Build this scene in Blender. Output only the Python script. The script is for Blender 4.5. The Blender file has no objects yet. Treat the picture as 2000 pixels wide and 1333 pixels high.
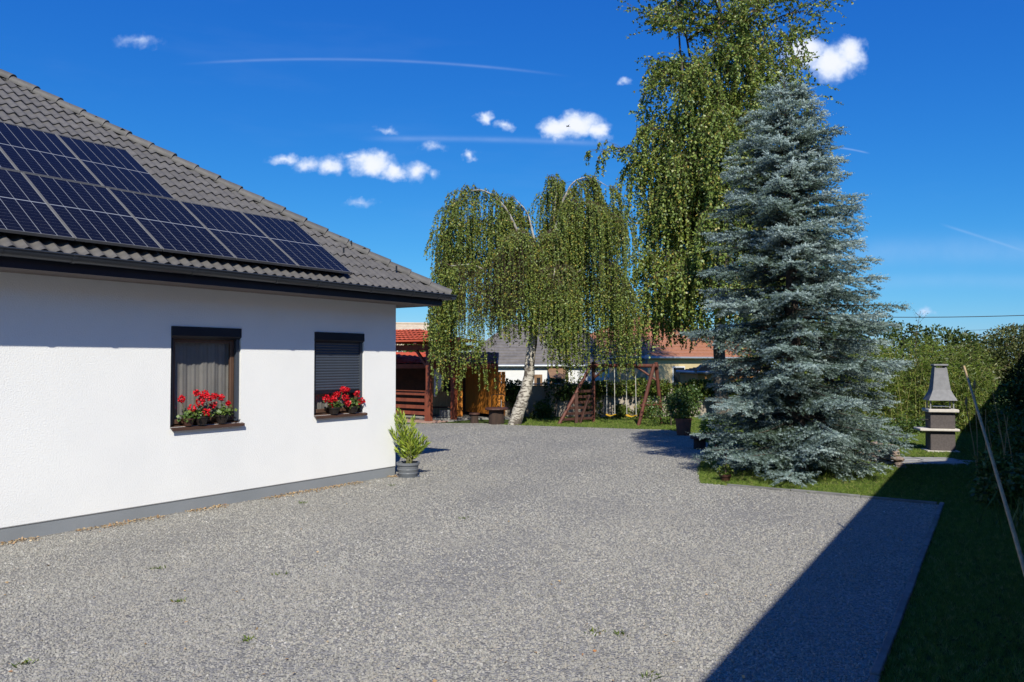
import bpy, bmesh, math, random
import numpy as np
from mathutils import Vector, Matrix

R = math.radians
scene = bpy.context.scene
COL = scene.collection
# ------------------------------------------------------------------ camera
CAM_H, FPX, CX, CY = 2.0, 1500.0, 1000.0, 666.5      # pixels of a 2000 px wide frame
PITCH = math.atan(38.5 / FPX)
cam_d = bpy.data.cameras.new('camera')
cam_d.sensor_width = 36.0
cam_d.lens = 36.0 * FPX / 2000.0
cam_d.clip_end = 3000.0
cam_o = bpy.data.objects.new('camera', cam_d)
COL.objects.link(cam_o)
cam_o.location = (0, 0, CAM_H)
cam_o.rotation_euler = (R(90) + PITCH, 0, 0)
scene.camera = cam_o

# ------------------------------------------------------------------ light
SUN_EL = R(40.3)
SUN_XY = Vector((0.106, -0.994)).normalized()         # towards the sun
SUN_STRENGTH, SKY_STRENGTH = 5.0, 0.115
sun_d = bpy.data.lights.new('sun', 'SUN')
sun_d.energy = SUN_STRENGTH
sun_d.angle = R(0.5)
sun_d.color = (1.0, 0.955, 0.83)
sun_o = bpy.data.objects.new('sun', sun_d)
COL.objects.link(sun_o)
to_sun = Vector((SUN_XY.x * math.cos(SUN_EL), SUN_XY.y * math.cos(SUN_EL), math.sin(SUN_EL)))
sun_o.rotation_euler = to_sun.to_track_quat('Z', 'Y').to_euler()
sun_o.location = (3, -20, 20)

vs = scene.view_settings
vs.view_transform = 'Standard'
vs.look = 'None'
vs.exposure = 0.2
vs.gamma = 1.0
vs.use_curve_mapping = False
cy = scene.cycles
cy.max_bounces = 7
cy.diffuse_bounces = 3
cy.glossy_bounces = 3
cy.transmission_bounces = 5
cy.transparent_max_bounces = 10
cy.caustics_reflective = False
cy.caustics_refractive = False
cy.sample_clamp_indirect = 6.0


def ray(x, y):
    v = ((x - CX) / FPX, 1.0, -(y - CY) / FPX)
    c, s = math.cos(PITCH), math.sin(PITCH)
    return Vector((v[0], v[1] * c - v[2] * s, v[1] * s + v[2] * c))


def ground(x, y, z=0.0):
    r = ray(x, y)
    return Vector((0, 0, CAM_H)) + r * ((z - CAM_H) / r.z)


def at(x, y, depth):
    r = ray(x, y)
    return Vector((0, 0, CAM_H)) + r * (depth / r.y)


# ------------------------------------------------------------------ node helper
class NT:
    def __init__(self, tree):
        self.t = tree

    def n(self, typ, **kw):
        nd = self.t.nodes.new(typ)
        for k, v in kw.items():
            if k == 'ins':
                for i, val in v.items():
                    self.set(nd, i, val)
            else:
                setattr(nd, k, v)
        return nd

    def set(self, nd, i, val):
        sock = nd.inputs[i]
        if isinstance(val, bpy.types.NodeSocket):
            self.t.links.new(val, sock)
        elif isinstance(val, bpy.types.Node):
            self.t.links.new(val.outputs[0], sock)
        else:
            if sock.type == 'RGBA' and len(val) == 3:
                val = (*val, 1.0)
            sock.default_value = val

    def m(self, op, a, b=None, c=None, clamp=False):
        nd = self.n('ShaderNodeMath', operation=op, use_clamp=clamp)
        self.set(nd, 0, a)
        if b is not None:
            self.set(nd, 1, b)
        if c is not None:
            self.set(nd, 2, c)
        return nd.outputs[0]

    def mix(self, f, a, b, blend='MIX'):
        nd = self.n('ShaderNodeMix', data_type='RGBA', blend_type=blend)
        self.set(nd, 0, f)
        self.set(nd, 6, a)
        self.set(nd, 7, b)
        return nd.outputs[2]

    def ramp(self, f, stops, interp='LINEAR'):
        nd = self.n('ShaderNodeValToRGB')
        nd.color_ramp.interpolation = interp
        e = nd.color_ramp.elements
        while len(e) < len(stops):
            e.new(0.5)
        for k, (p, c) in enumerate(stops):
            e[k].position = p
            if isinstance(c, (int, float)):
                c = (c, c, c)
            e[k].color = (*c, 1.0)
        self.set(nd, 0, f)
        return nd.outputs[0]

    def sstep(self, x, a, b):
        nd = self.n('ShaderNodeMapRange', interpolation_type='SMOOTHSTEP')
        for i, v in enumerate((x, a, b, 0.0, 1.0)):
            self.set(nd, i, v)
        return nd.outputs[0]


# ------------------------------------------------------------------ sky
def make_world():
    w = bpy.data.worlds.new('World')
    scene.world = w
    w.use_nodes = True
    w.cycles.sampling_method = 'MANUAL'
    w.cycles.sample_map_resolution = 256
    t = NT(w.node_tree)
    w.node_tree.nodes.clear()
    sky = t.n('ShaderNodeTexSky', sky_type='NISHITA')
    sky.sun_disc = False
    sky.sun_elevation = SUN_EL
    sky.sun_rotation = math.atan2(SUN_XY.x, SUN_XY.y)
    sky.altitude = 300
    sky.air_density = 1.0
    sky.dust_density = 0.2
    sky.ozone_density = 3.0
    # deeper, more saturated blue of a polarised late summer sky: one response curve per channel, the same in every direction
    sc = t.n('ShaderNodeSeparateColor', ins={0: sky.outputs[0]})
    ch = []
    for k, (src, dst, gm, mx) in enumerate(((.5, .095, 1.9, 1.2), (.75, .40, 1.06, 1.25), (.87, .74, .52, 1.35))):
        x = t.m('POWER', t.m('MULTIPLY', sc.outputs[k], SKY_STRENGTH / src), gm)
        ch.append(t.m('MULTIPLY', t.m('MINIMUM', t.m('MULTIPLY_ADD', x, dst, (.005, .008, 0.0)[k]), mx), 1.0 / SKY_STRENGTH))
    base = t.n('ShaderNodeCombineColor', ins={0: ch[0], 1: ch[1], 2: ch[2]}).outputs[0]
    tc = t.n('ShaderNodeTexCoord')
    sep = t.n('ShaderNodeSeparateXYZ', ins={0: tc.outputs['Generated']})
    X, Y, Z = sep.outputs
    Ys = t.m('MAXIMUM', Y, 0.02)
    uv = t.n('ShaderNodeCombineXYZ', ins={0: t.m('DIVIDE', X, Ys), 1: t.m('DIVIDE', Z, Ys)}).outputs[0]
    front = t.m('GREATER_THAN', Y, 0.05)

    def vm(op, a, b=None, c=None):
        nd = t.n('ShaderNodeVectorMath', operation=op)
        t.set(nd, 0, a)
        if b is not None:
            t.set(nd, 1, b)
        if c is not None:
            t.set(nd, 2, c)
        return nd.outputs[1] if op in ('LENGTH', 'DOT_PRODUCT', 'DISTANCE') else nd.outputs[0]
    n1 = t.n('ShaderNodeTexNoise', ins={'Vector': uv, 'Scale': 70.0, 'Detail': 4.0, 'Roughness': 0.6})
    n2 = t.n('ShaderNodeTexNoise', ins={'Vector': uv, 'Scale': 30.0, 'Detail': 3.0, 'Roughness': 0.6})
    w1 = vm('MULTIPLY_ADD', n1.outputs['Color'], (.016, .012, 0), (-.008, -.006, 0))
    w2 = vm('MULTIPLY_ADD', n2.outputs['Color'], (.034, .022, 0), (-.017, -.011, 0))
    p = vm('ADD', uv, vm('ADD', w1, w2))
    # every puff: centre and half axes in pixels of the photograph, weight
    puffs = [(1088, 250, 46, 28, 1.0), (1130, 244, 62, 32, 1.1), (1168, 256, 34, 24, .9),
             (951, 233, 22, 17, .75), (990, 243, 26, 14, .6), (757, 256, 32, 11, .4), (846, 286, 32, 12, .4),
             (918, 304, 24, 13, .65), (556, 314, 46, 14, .6), (602, 322, 42, 18, .62), (645, 326, 46, 22, .7),
             (728, 320, 58, 32, 1.0), (765, 338, 40, 22, .8), (690, 306, 34, 13, .5),
             (812, 335, 34, 28, .75), (852, 338, 20, 14, .42), (705, 398, 44, 12, .36), (1570, 102, 64, 38, 1.0),
             (1628, 122, 62, 44, 1.05), (1660, 104, 42, 38, .95), (1525, 150, 50, 34, .55),
             (1805, 608, 28, 11, .45), (268, 82, 66, 18, .32), (1222, 157, 18, 11, .45)]
    tot = None
    for (px, py, rx, ry, wgt) in puffs:
        r = ray(px, py)
        sx, sy = FPX / rx, FPX / ry
        L = vm('LENGTH', vm('MULTIPLY_ADD', p, (sx, sy, 0), (-sx * r.x / r.y, -sy * r.z / r.y, 0)))
        g = t.m('MULTIPLY_ADD', L, -wgt, wgt)
        tot = g if tot is None else t.m('MAXIMUM', tot, g)
    s1 = t.n('ShaderNodeSeparateColor', ins={0: n1.outputs['Color']})
    s2 = t.n('ShaderNodeSeparateColor', ins={0: n2.outputs['Color']})
    dens = t.m('ADD', tot, t.m('MULTIPLY_ADD', s1.outputs[2], .42, t.m('MULTIPLY_ADD', s2.outputs[2], .35, -.385)))
    dens = t.m('MULTIPLY', dens, t.m('GREATER_THAN', tot, 0.0))
    cl = t.sstep(dens, 0.0, .62)
    sp = t.n('ShaderNodeSeparateXYZ', ins={0: uv})
    u, v = sp.outputs[0], sp.outputs[1]
    trails = [((330, 128), (740, 118), (1130, 152), 2.6, .13), ((690, 272), (960, 273), (1235, 284), 5.0, .15),
              ((1615, 286), (1660, 292), (1702, 301), 1.6, .22), ((1830, 436), (1925, 466), (2010, 494), 2.6, .12),
              ((1600, 505), (1870, 490), (2140, 500), 26, .13), ((1600, 560), (1870, 548), (2140, 560), 14, .09)]
    trl = None
    for p0, p1, p2, wd, amt in trails:
        q = [ray(*pp) for pp in (p0, p1, p2)]
        us = [r.x / r.y for r in q]
        c2, c1, c0 = [float(c) for c in np.polyfit(us, [r.z / r.y for r in q], 2)]
        f = t.m('MULTIPLY_ADD', t.m('MULTIPLY_ADD', u, c2, c1), u, c0)
        dv = t.m('MULTIPLY', t.m('SUBTRACT', v, f), FPX / wd)
        g = t.m('EXPONENT', t.m('MULTIPLY', t.m('MULTIPLY', dv, dv), -1.0))
        mid, hw = (us[0] + us[2]) / 2, (us[2] - us[0]) / 2
        m = t.sstep(t.m('ABSOLUTE', t.m('SUBTRACT', u, mid)), hw, hw * .55)
        g = t.m('MULTIPLY', g, t.m('MULTIPLY', m, amt))
        trl = g if trl is None else t.m('ADD', trl, g)
    trl = t.m('MULTIPLY', trl, t.m('ADD', s2.outputs[1], .45))
    n3 = t.n('ShaderNodeTexNoise', ins={'Vector': vm('MULTIPLY', tc.outputs['Generated'], (1.2, 3.0, 7.0)), 'Scale': 2.2, 'Detail': 4.0, 'Roughness': 0.6})
    veil = t.m('MULTIPLY', t.sstep(n3.outputs[0], 0.52, 0.85), 0.035)
    cl = t.m('MULTIPLY', cl, front)
    trl = t.m('MULTIPLY_ADD', trl, front, veil)
    k = 1.0 / SKY_STRENGTH
    ccol = t.mix(t.sstep(dens, 0.15, .85), (.50 * k, .64 * k, .90 * k), (.86 * k, .88 * k, .95 * k))
    col = t.mix(t.m('MINIMUM', trl, 0.6), base, (.55 * k, .68 * k, .92 * k))
    col = t.mix(t.m('MULTIPLY', cl, 0.93), col, ccol)
    bg = t.n('ShaderNodeBackground', ins={0: col, 1: SKY_STRENGTH})
    t.n('ShaderNodeOutputWorld', ins={0: bg.outputs[0]})
    return w


make_world()


# ------------------------------------------------------------------ mesh helpers
def link(o, parent=None):
    COL.objects.link(o)
    if parent is not None:
        o.parent = parent
    return o


def tag(o, label=None, cat=None, group=None, kind=None):
    if label:
        o['label'] = label
    if cat:
        o['category'] = cat
    if group:
        o['group'] = group
    if kind:
        o['kind'] = kind
    return o


def thing(name, label, cat, mat4=None, loc=None, rz=0.0, group=None):
    o = bpy.data.objects.new(name, None)
    o.empty_display_size = 0.2
    COL.objects.link(o)
    if mat4 is not None:
        o.matrix_world = mat4
    elif loc is not None:
        o.location = loc
        o.rotation_euler = (0, 0, rz)
    return tag(o, label, cat, group)


class MB:
    def __init__(self):
        self.v = []
        self.f = []

    def add(self, vs_, fs_):
        o = len(self.v)
        self.v += [tuple(p) for p in vs_]
        self.f += [tuple(i + o for i in f) for f in fs_]
        return self

    def bx(self, x0, x1, y0, y1, z0, z1, M=None):
        vs_ = [Vector((x, y, z)) for x in (x0, x1) for y in (y0, y1) for z in (z0, z1)]
        if M is not None:
            vs_ = [M @ p for p in vs_]
        return self.add(vs_, [(0, 1, 3, 2), (4, 6, 7, 5), (0, 4, 5, 1), (2, 3, 7, 6), (0, 2, 6, 4), (1, 5, 7, 3)])

    def beam(self, p, q, w, h, up=(0, 0, 1)):
        p, q = Vector(p), Vector(q)
        d = (q - p).normalized()
        s = d.cross(Vector(up))
        if s.length < 1e-4:
            s = d.cross(Vector((1, 0, 0)))
        s.normalize()
        u = s.cross(d)
        vs_ = []
        for c in (p, q):
            for a, b in ((-1, -1), (1, -1), (1, 1), (-1, 1)):
                vs_.append(c + s * (a * w / 2) + u * (b * h / 2))
        return self.add(vs_, [(3, 2, 1, 0), (4, 5, 6, 7), (0, 1, 5, 4), (1, 2, 6, 5), (2, 3, 7, 6), (3, 0, 4, 7)])

    def tube(self, pts, rads, n=8, cap=True):
        pts = [Vector(p) for p in pts]
        if not hasattr(rads, '__len__'):
            rads = [rads] * len(pts)
        o = len(self.v)
        s = None
        for i, p in enumerate(pts):
            d = (pts[min(i + 1, len(pts) - 1)] - pts[max(i - 1, 0)])
            d = d.normalized() if d.length > 1e-9 else Vector((0, 0, 1))
            if s is None:
                s = d.cross(Vector((0, 0, 1)))
                if s.length < 1e-3:
                    s = Vector((1, 0, 0))
            s = (s - d * s.dot(d))
            s.normalize()
            u = d.cross(s)
            for k in range(n):
                a = 2 * math.pi * k / n
                self.v.append(tuple(p + (s * math.cos(a) + u * math.sin(a)) * rads[i]))
        for i in range(len(pts) - 1):
            for k in range(n):
                a, b = o + i * n + k, o + i * n + (k + 1) % n
                self.f.append((a, b, b + n, a + n))
        if cap:
            self.f.append(tuple(o + k for k in range(n))[::-1])
            e = o + (len(pts) - 1) * n
            self.f.append(tuple(e + k for k in range(n)))
        return self

    def lathe(self, prof, n=20, c=(0, 0, 0), cap=True):
        o = len(self.v)
        for r, z in prof:
            for k in range(n):
                a = 2 * math.pi * k / n
                self.v.append((c[0] + r * math.cos(a), c[1] + r * math.sin(a), c[2] + z))
        for i in range(len(prof) - 1):
            for k in range(n):
                a, b = o + i * n + k, o + i * n + (k + 1) % n
                self.f.append((a, b, b + n, a + n))
        if cap:
            self.f.append(tuple(o + k for k in range(n))[::-1])
            e = o + (len(prof) - 1) * n
            self.f.append(tuple(e + k for k in range(n)))
        return self

    def slab(self, poly, vec):
        poly = [Vector(p) for p in poly]
        vec = Vector(vec)
        n = len(poly)
        f = [tuple(range(n))[::-1], tuple(range(n, 2 * n))]
        for k in range(n):
            j = (k + 1) % n
            f.append((k, j, j + n, k + n))
        return self.add(poly + [p + vec for p in poly], f)

    def mesh(self, name, mat, smooth=None, bevel=0.0, segs=1, fixn=True):
        me = bpy.data.meshes.new(name)
        me.from_pydata(self.v, [], self.f)
        if bevel > 0 or fixn:
            bm = bmesh.new()
            bm.from_mesh(me)
            if fixn:
                bmesh.ops.recalc_face_normals(bm, faces=bm.faces)
            if bevel > 0:
                ed = [e for e in bm.edges if len(e.link_faces) == 2 and e.calc_face_angle(0) > 0.5]
                bmesh.ops.bevel(bm, geom=ed, offset=bevel, segments=segs, affect='EDGES', profile=0.5, clamp_overlap=True)
            bm.to_mesh(me)
            bm.free()
        if mat is not None:
            me.materials.append(mat)
        if smooth is not None:
            me.shade_smooth()
            me.set_sharp_from_angle(angle=R(smooth))
        return me

    def build(self, name, mat, parent=None, smooth=None, bevel=0.0, segs=1, fixn=True):
        return link(bpy.data.objects.new(name, self.mesh(name, mat, smooth, bevel, segs, fixn)), parent)


def np_mesh(name, V, F, mat, tint=None, smooth=False):
    """V (n,3), F (m,k) numpy -> mesh quickly, optional per face float attribute tint"""
    me = bpy.data.meshes.new(name)
    V = np.ascontiguousarray(V, np.float32)
    F = np.ascontiguousarray(F, np.int32)
    m, k = F.shape
    me.vertices.add(len(V))
    me.vertices.foreach_set('co', V.ravel())
    me.loops.add(m * k)
    me.loops.foreach_set('vertex_index', F.ravel())
    me.polygons.add(m)
    me.polygons.foreach_set('loop_start', np.arange(m, dtype=np.int32) * k)
    me.polygons.foreach_set('loop_total', np.full(m, k, np.int32))
    if tint is not None:
        a = me.attributes.new('tint', 'FLOAT', 'FACE')
        a.data.foreach_set('value', np.ascontiguousarray(tint, np.float32))
    me.update(calc_edges=True)
    if mat is not None:
        me.materials.append(mat)
    if smooth:
        me.shade_smooth()
    return me


def np_obj(name, V, F, mat, parent=None, tint=None, smooth=False):
    return link(bpy.data.objects.new(name, np_mesh(name, V, F, mat, tint, smooth)), parent)


def unit(a):
    return a / np.maximum(np.linalg.norm(a, axis=-1, keepdims=True), 1e-9)


def leaf_arrays(P, D, L, W, rng, fold=0.12, mid=0.42, side=None):
    """rhombic leaves: base P, direction D, length L, width W"""
    n = len(P)
    D = unit(D)
    if side is None:
        side = rng.normal(size=(n, 3))
    S = unit(side - D * np.sum(side * D, 1, keepdims=True))
    N = np.cross(D, S)
    L = np.broadcast_to(np.asarray(L, float).reshape(-1, 1), (n, 1))
    W = np.broadcast_to(np.asarray(W, float).reshape(-1, 1), (n, 1))
    V = np.empty((n, 4, 3))
    V[:, 0] = P
    V[:, 1] = P + D * L * mid + S * W * .5 + N * W * fold
    V[:, 2] = P + D * L
    V[:, 3] = P + D * L * mid - S * W * .5 + N * W * fold
    F = np.arange(n * 4).reshape(n, 4)
    return V.reshape(-1, 3), F


def leaves(name, P, D, L, W, mat, parent, rng, tint=None, **kw):
    V, F = leaf_arrays(np.asarray(P, float), np.asarray(D, float), L, W, rng, **kw)
    if tint is None:
        tint = rng.random(len(P))
    return np_obj(name, V, F, mat, parent, tint)


# ------------------------------------------------------------------ materials
MATS = {}


def mat(name, c1, c2=None, rough=0.7, scale=3.0, detail=4.0, bump=0.0, bscale=None, metal=0.0, spec=0.4, stretch=(1, 1, 1), coat=0.0,
        lo=0.35, hi=0.65, rand=0.0, bdist=0.01, broug=0.6):
    if name in MATS:
        return MATS[name]
    m = bpy.data.materials.new(name)
    m.use_nodes = True
    t = NT(m.node_tree)
    b = m.node_tree.nodes['Principled BSDF']
    b.inputs['Roughness'].default_value = rough
    b.inputs['Metallic'].default_value = metal
    b.inputs['Specular IOR Level'].default_value = spec
    b.inputs['Coat Weight'].default_value = coat
    tc = t.n('ShaderNodeTexCoord')
    mp = t.n('ShaderNodeMapping', ins={0: tc.outputs['Object'], 3: stretch})
    c2 = c2 or tuple(x * 0.8 for x in c1)
    nz = t.n('ShaderNodeTexNoise', ins={'Vector': mp.outputs[0], 'Scale': scale, 'Detail': detail, 'Roughness': 0.6})
    col = t.mix(t.sstep(nz.outputs[0], lo, hi), c1, c2)
    if rand > 0:
        oi = t.n('ShaderNodeObjectInfo')
        k = t.m('ADD', t.m('MULTIPLY', oi.outputs['Random'], rand), 1.0 - rand / 2)
        cmb = t.n('ShaderNodeCombineColor', ins={0: k, 1: k, 2: k})
        col = t.mix(1.0, col, cmb.outputs[0], 'MULTIPLY')
    t.set(b, 'Base Color', col)
    if bump > 0:
        nb = t.n('ShaderNodeTexNoise', ins={'Vector': mp.outputs[0], 'Scale': bscale or scale * 4, 'Detail': 5.0, 'Roughness': broug})
        bp = t.n('ShaderNodeBump', ins={'Strength': bump, 'Distance': bdist, 'Height': nb.outputs[0]})
        t.set(b, 'Normal', bp.outputs[0])
    MATS[name] = m
    return m


def leafmat(name, stops, trans=0.3, gloss=0.06, rough=0.45):
    """colour by the per leaf random tint, some light passing through the blade"""
    if name in MATS:
        return MATS[name]
    m = bpy.data.materials.new(name)
    m.use_nodes = True
    m.node_tree.nodes.clear()
    t = NT(m.node_tree)
    at_ = t.n('ShaderNodeAttribute', attribute_name='tint')
    col = t.ramp(at_.outputs['Fac'], stops)
    df = t.n('ShaderNodeBsdfDiffuse', ins={0: col})
    tcol = t.mix(1.0, col, (1.0, 1.0, 0.55), 'MULTIPLY')
    tr = t.n('ShaderNodeBsdfTranslucent', ins={0: tcol})
    mx = t.n('ShaderNodeMixShader', ins={0: trans, 1: df.outputs[0], 2: tr.outputs[0]})
    gl = t.n('ShaderNodeBsdfGlossy', ins={0: (0.9, 0.95, 1.0), 'Roughness': rough})
    m2 = t.n('ShaderNodeMixShader', ins={0: gloss, 1: mx.outputs[0], 2: gl.outputs[0]})
    t.n('ShaderNodeOutputMaterial', ins={0: m2.outputs[0]})
    MATS[name] = m
    return m


def glassmat(name, tint=(0.88, 0.88, 0.88), refl=0.08):
    if name in MATS:
        return MATS[name]
    m = bpy.data.materials.new(name)
    m.use_nodes = True
    m.node_tree.nodes.clear()
    t = NT(m.node_tree)
    tr = t.n('ShaderNodeBsdfTransparent', ins={0: tint})
    gl = t.n('ShaderNodeBsdfGlossy', ins={0: (1, 1, 1), 'Roughness': 0.02})
    fr = t.n('ShaderNodeFresnel', ins={0: 1.5})
    geo = t.n('ShaderNodeNewGeometry')
    f = t.m('MULTIPLY', t.m('ADD', fr.outputs[0], refl * 0.3, clamp=True), t.m('SUBTRACT', 1.0, geo.outputs['Backfacing']))
    mx = t.n('ShaderNodeMixShader', ins={0: f, 1: tr.outputs[0], 2: gl.outputs[0]})
    t.n('ShaderNodeOutputMaterial', ins={0: mx.outputs[0]})
    MATS[name] = m
    return m


def plaster(name, c1, c2, bump=0.5, bscale=60.0, bdist=0.012):
    m = mat(name, c1, c2, rough=0.9, scale=0.8, detail=6, bump=bump, bscale=bscale, spec=0.2, bdist=bdist, lo=0.3, hi=0.8)
    return m


def barkmat():
    m = bpy.data.materials.new('birch_bark')
    m.use_nodes = True
    t = NT(m.node_tree)
    b = m.node_tree.nodes['Principled BSDF']
    b.inputs['Roughness'].default_value = 0.75
    tc = t.n('ShaderNodeTexCoord')
    mp = t.n('ShaderNodeMapping', ins={0: tc.outputs['Object'], 3: (5, 5, 16)})
    n1 = t.n('ShaderNodeTexNoise', ins={'Vector': mp.outputs[0], 'Scale': 1.3, 'Detail': 5.0, 'Roughness': .65})
    n2 = t.n('ShaderNodeTexNoise', ins={'Vector': tc.outputs['Object'], 'Scale': 3.5, 'Detail': 5.0, 'Roughness': .6})
    dark = t.sstep(n1.outputs[0], .47, .58)
    dark2 = t.sstep(n2.outputs[0], .49, .62)
    col = t.mix(t.m('MAXIMUM', dark, dark2), (.50, .46, .39), (.10, .08, .062))
    t.set(b, 'Base Color', col)
    bp = t.n('ShaderNodeBump', ins={'Strength': .5, 'Distance': .02, 'Height': n1.outputs[0]})
    t.set(b, 'Normal', bp.outputs[0])
    return m


def groundmat(name, stops, scale1, scale2, bump, vor=0.0, patches=None):
    m = bpy.data.materials.new(name)
    m.use_nodes = True
    t = NT(m.node_tree)
    b = m.node_tree.nodes['Principled BSDF']
    b.inputs['Roughness'].default_value = .95
    b.inputs['Specular IOR Level'].default_value = .15
    tc = t.n('ShaderNodeTexCoord')
    n1 = t.n('ShaderNodeTexNoise', ins={'Vector': tc.outputs['Object'], 'Scale': scale1, 'Detail': 8.0, 'Roughness': .7})
    n2 = t.n('ShaderNodeTexNoise', ins={'Vector': tc.outputs['Object'], 'Scale': scale2, 'Detail': 5.0, 'Roughness': .6})
    f = t.m('ADD', t.m('MULTIPLY', n1.outputs[0], .6), t.m('MULTIPLY', n2.outputs[0], .4))
    h = n1.outputs[0]
    if vor:
        v = t.n('ShaderNodeTexVoronoi', ins={'Vector': tc.outputs['Object'], 'Scale': vor, 'Randomness': 1.0})
        sc = t.n('ShaderNodeSeparateColor', ins={0: v.outputs['Color']})
        f = t.m('ADD', t.m('MULTIPLY', f, .45), t.m('MULTIPLY', sc.outputs[0], .5))
        h = t.m('SUBTRACT', sc.outputs[1], t.m('MULTIPLY', v.outputs['Distance'], 1.0))
    col = t.ramp(f, stops)
    if patches:
        n3 = t.n('ShaderNodeTexNoise', ins={'Vector': tc.outputs['Object'], 'Scale': patches[0], 'Detail': 6.0, 'Roughness': .65})
        col = t.mix(t.m('MULTIPLY', t.sstep(n3.outputs[0], patches[1], patches[2]), patches[4]), col, patches[3])
    t.set(b, 'Base Color', col)
    bp = t.n('ShaderNodeBump', ins={'Strength': bump, 'Distance': .015, 'Height': h})
    t.set(b, 'Normal', bp.outputs[0])
    return m


def randmat(name, stops, rough=.9, spec=.2, patches=False):
    """colour by the random value of each instance"""
    m = bpy.data.materials.new(name)
    m.use_nodes = True
    t = NT(m.node_tree)
    b = m.node_tree.nodes['Principled BSDF']
    b.inputs['Roughness'].default_value = rough
    b.inputs['Specular IOR Level'].default_value = spec
    oi = t.n('ShaderNodeObjectInfo')
    col = t.ramp(oi.outputs['Random'], stops)
    if patches:                                         # worn and dusty areas of the drive
        geo = t.n('ShaderNodeNewGeometry')
        n1 = t.n('ShaderNodeTexNoise', ins={'Vector': geo.outputs['Position'], 'Scale': .55, 'Detail': 5.0, 'Roughness': .6})
        n2 = t.n('ShaderNodeTexNoise', ins={'Vector': geo.outputs['Position'], 'Scale': 1.7, 'Detail': 4.0, 'Roughness': .6})
        col = t.mix(t.m('MULTIPLY', t.sstep(n1.outputs[0], .40, .62), .55), col, (.25, .24, .222))
        col = t.mix(t.m('MULTIPLY', t.sstep(n2.outputs[0], .55, .72), .45), col, (.325, .297, .25))
    t.set(b, 'Base Color', col)
    return m


M_WALL = plaster('white_render', (.83, .825, .815), (.77, .77, .77), bump=.42, bscale=58)
M_PLINTH = plaster('grey_plinth_render', (.25, .265, .285), (.21, .225, .24), bump=.25, bscale=90)
M_TILE = mat('roof_tile_concrete', (.118, .110, .104), (.088, .083, .080), rough=.62, scale=7, bump=.25, bscale=90, rand=.22, spec=.35, bdist=.004)
M_DECK = mat('roof_underlay', (.02, .02, .02), rough=.9)
M_ANTHRA = mat('anthracite_metal', (.022, .027, .034), (.027, .032, .040), rough=.38, scale=2, spec=.5)
M_NAVY = mat('dark_blue_metal', (.007, .009, .016), (.010, .012, .020), rough=.35, spec=.45)
M_SLAT = mat('shutter_slat_metal', (.045, .055, .075), (.05, .06, .08), rough=.3, spec=.5)
M_SOFFIT = mat('soffit_boards', (.20, .165, .145), (.16, .135, .12), rough=.7, scale=4, stretch=(.3, 4, 4))
M_BROWN = mat('brown_sheet_metal', (.085, .045, .032), (.065, .036, .027), rough=.4)
M_WOODF = mat('brown_window_wood', (.105, .058, .038), (.08, .045, .03), rough=.5, scale=5, stretch=(6, 6, .6))
M_ALU = mat('silver_aluminium', (.46, .46, .46), (.40, .40, .40), rough=.4, metal=.6)
M_GLASS = glassmat('window_glass')
M_CURTAIN = mat('curtain_voile', (.33, .315, .295), (.28, .27, .255), rough=.9)
M_CONC = mat('concrete', (.33, .32, .30), (.24, .235, .225), rough=.9, scale=6, detail=8, bump=.3, bscale=40)
M_BARK = barkmat()
M_TWIG = mat('brown_twig', (.09, .055, .035), (.06, .04, .028), rough=.85, scale=8)
M_TWIGPALE = mat('pale_branch', (.42, .40, .36), (.22, .19, .16), rough=.8, scale=9)
M_TALLBARK = mat('grey_birch_bark', (.13, .11, .09), (.06, .05, .042), rough=.85, scale=5, stretch=(3, 3, 8), bump=.4, bscale=20)
M_DARKBARK = mat('dark_bark', (.085, .065, .05), (.05, .04, .032), rough=.9, scale=9, bump=.6, bscale=25, bdist=.02)

# ------------------------------------------------------------------ ground
U2 = Vector((0.534, 0.8455, 0)).normalized()          # run of the kerb and of the neighbour's house
R2 = Vector((U2.y, -U2.x, 0))                         # to its right


def terr(y):
    return 0.0 if y < 29.5 else -0.9 * min(1.0, (y - 29.5) / 3.0)


M_TURF = groundmat('turf', [(.3, (.022, .034, .008)), (.5, (.045, .068, .014)), (.7, (.075, .095, .024))], 14, 1.2, .8,
                   patches=(1.1, .56, .72, (.12, .095, .06), .55))
g = MB()
ys = [-80, 4, 29.4, 30, 31, 32, 32.6, 60, 500]
for a, b in zip(ys[:-1], ys[1:]):
    g.add([(-400, a, terr(a)), (400, a, terr(a)), (400, b, terr(b)), (-400, b, terr(b))], [(0, 1, 2, 3)])
tag(g.build('ground', M_TURF, fixn=False), kind='structure')

KC = Vector((5.94, 10.66, 0))                         # kerb corner
KB = Vector((3.05, 12.56, 0))
KA = KC - U2 * 19
GRAVEL = [(KA.x, KA.y), (KC.x, KC.y), (KB.x, KB.y), (3.45, 14.3), (4.1, 16.4), (4.75, 18.6), (4.9, 20.6), (4.5, 22.2), (3.0, 22.7),
          (1.2, 23.4), (-.1, 23.9), (-.9, 24.5), (-2.2, 24.6), (-3.2, 24.2), (-8, 24.6), (-17, 24.6), (-17, -6)]
M_GRAVEL = groundmat('gravel_bed', [(.2, (.165, .157, .145)), (.42, (.25, .24, .222)), (.58, (.30, .287, .265)), (.8, (.38, .365, .34))],
                     30, 1.6, .9, vor=55, patches=(.8, .54, .70, (.325, .297, .25), .45))
g = MB()
g.add([(x, y, .008) for x, y in GRAVEL], [tuple(range(len(GRAVEL)))])
tag(g.build('gravel_drive', M_GRAVEL, fixn=False), kind='structure')


def inpoly(x, y, poly):
    c = False
    j = len(poly) - 1
    for i in range(len(poly)):
        xi, yi = poly[i]
        xj, yj = poly[j]
        if (yi > y) != (yj > y) and x < (xj - xi) * (y - yi) / (yj - yi) + xi:
            c = not c
        j = i
    return c


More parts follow.
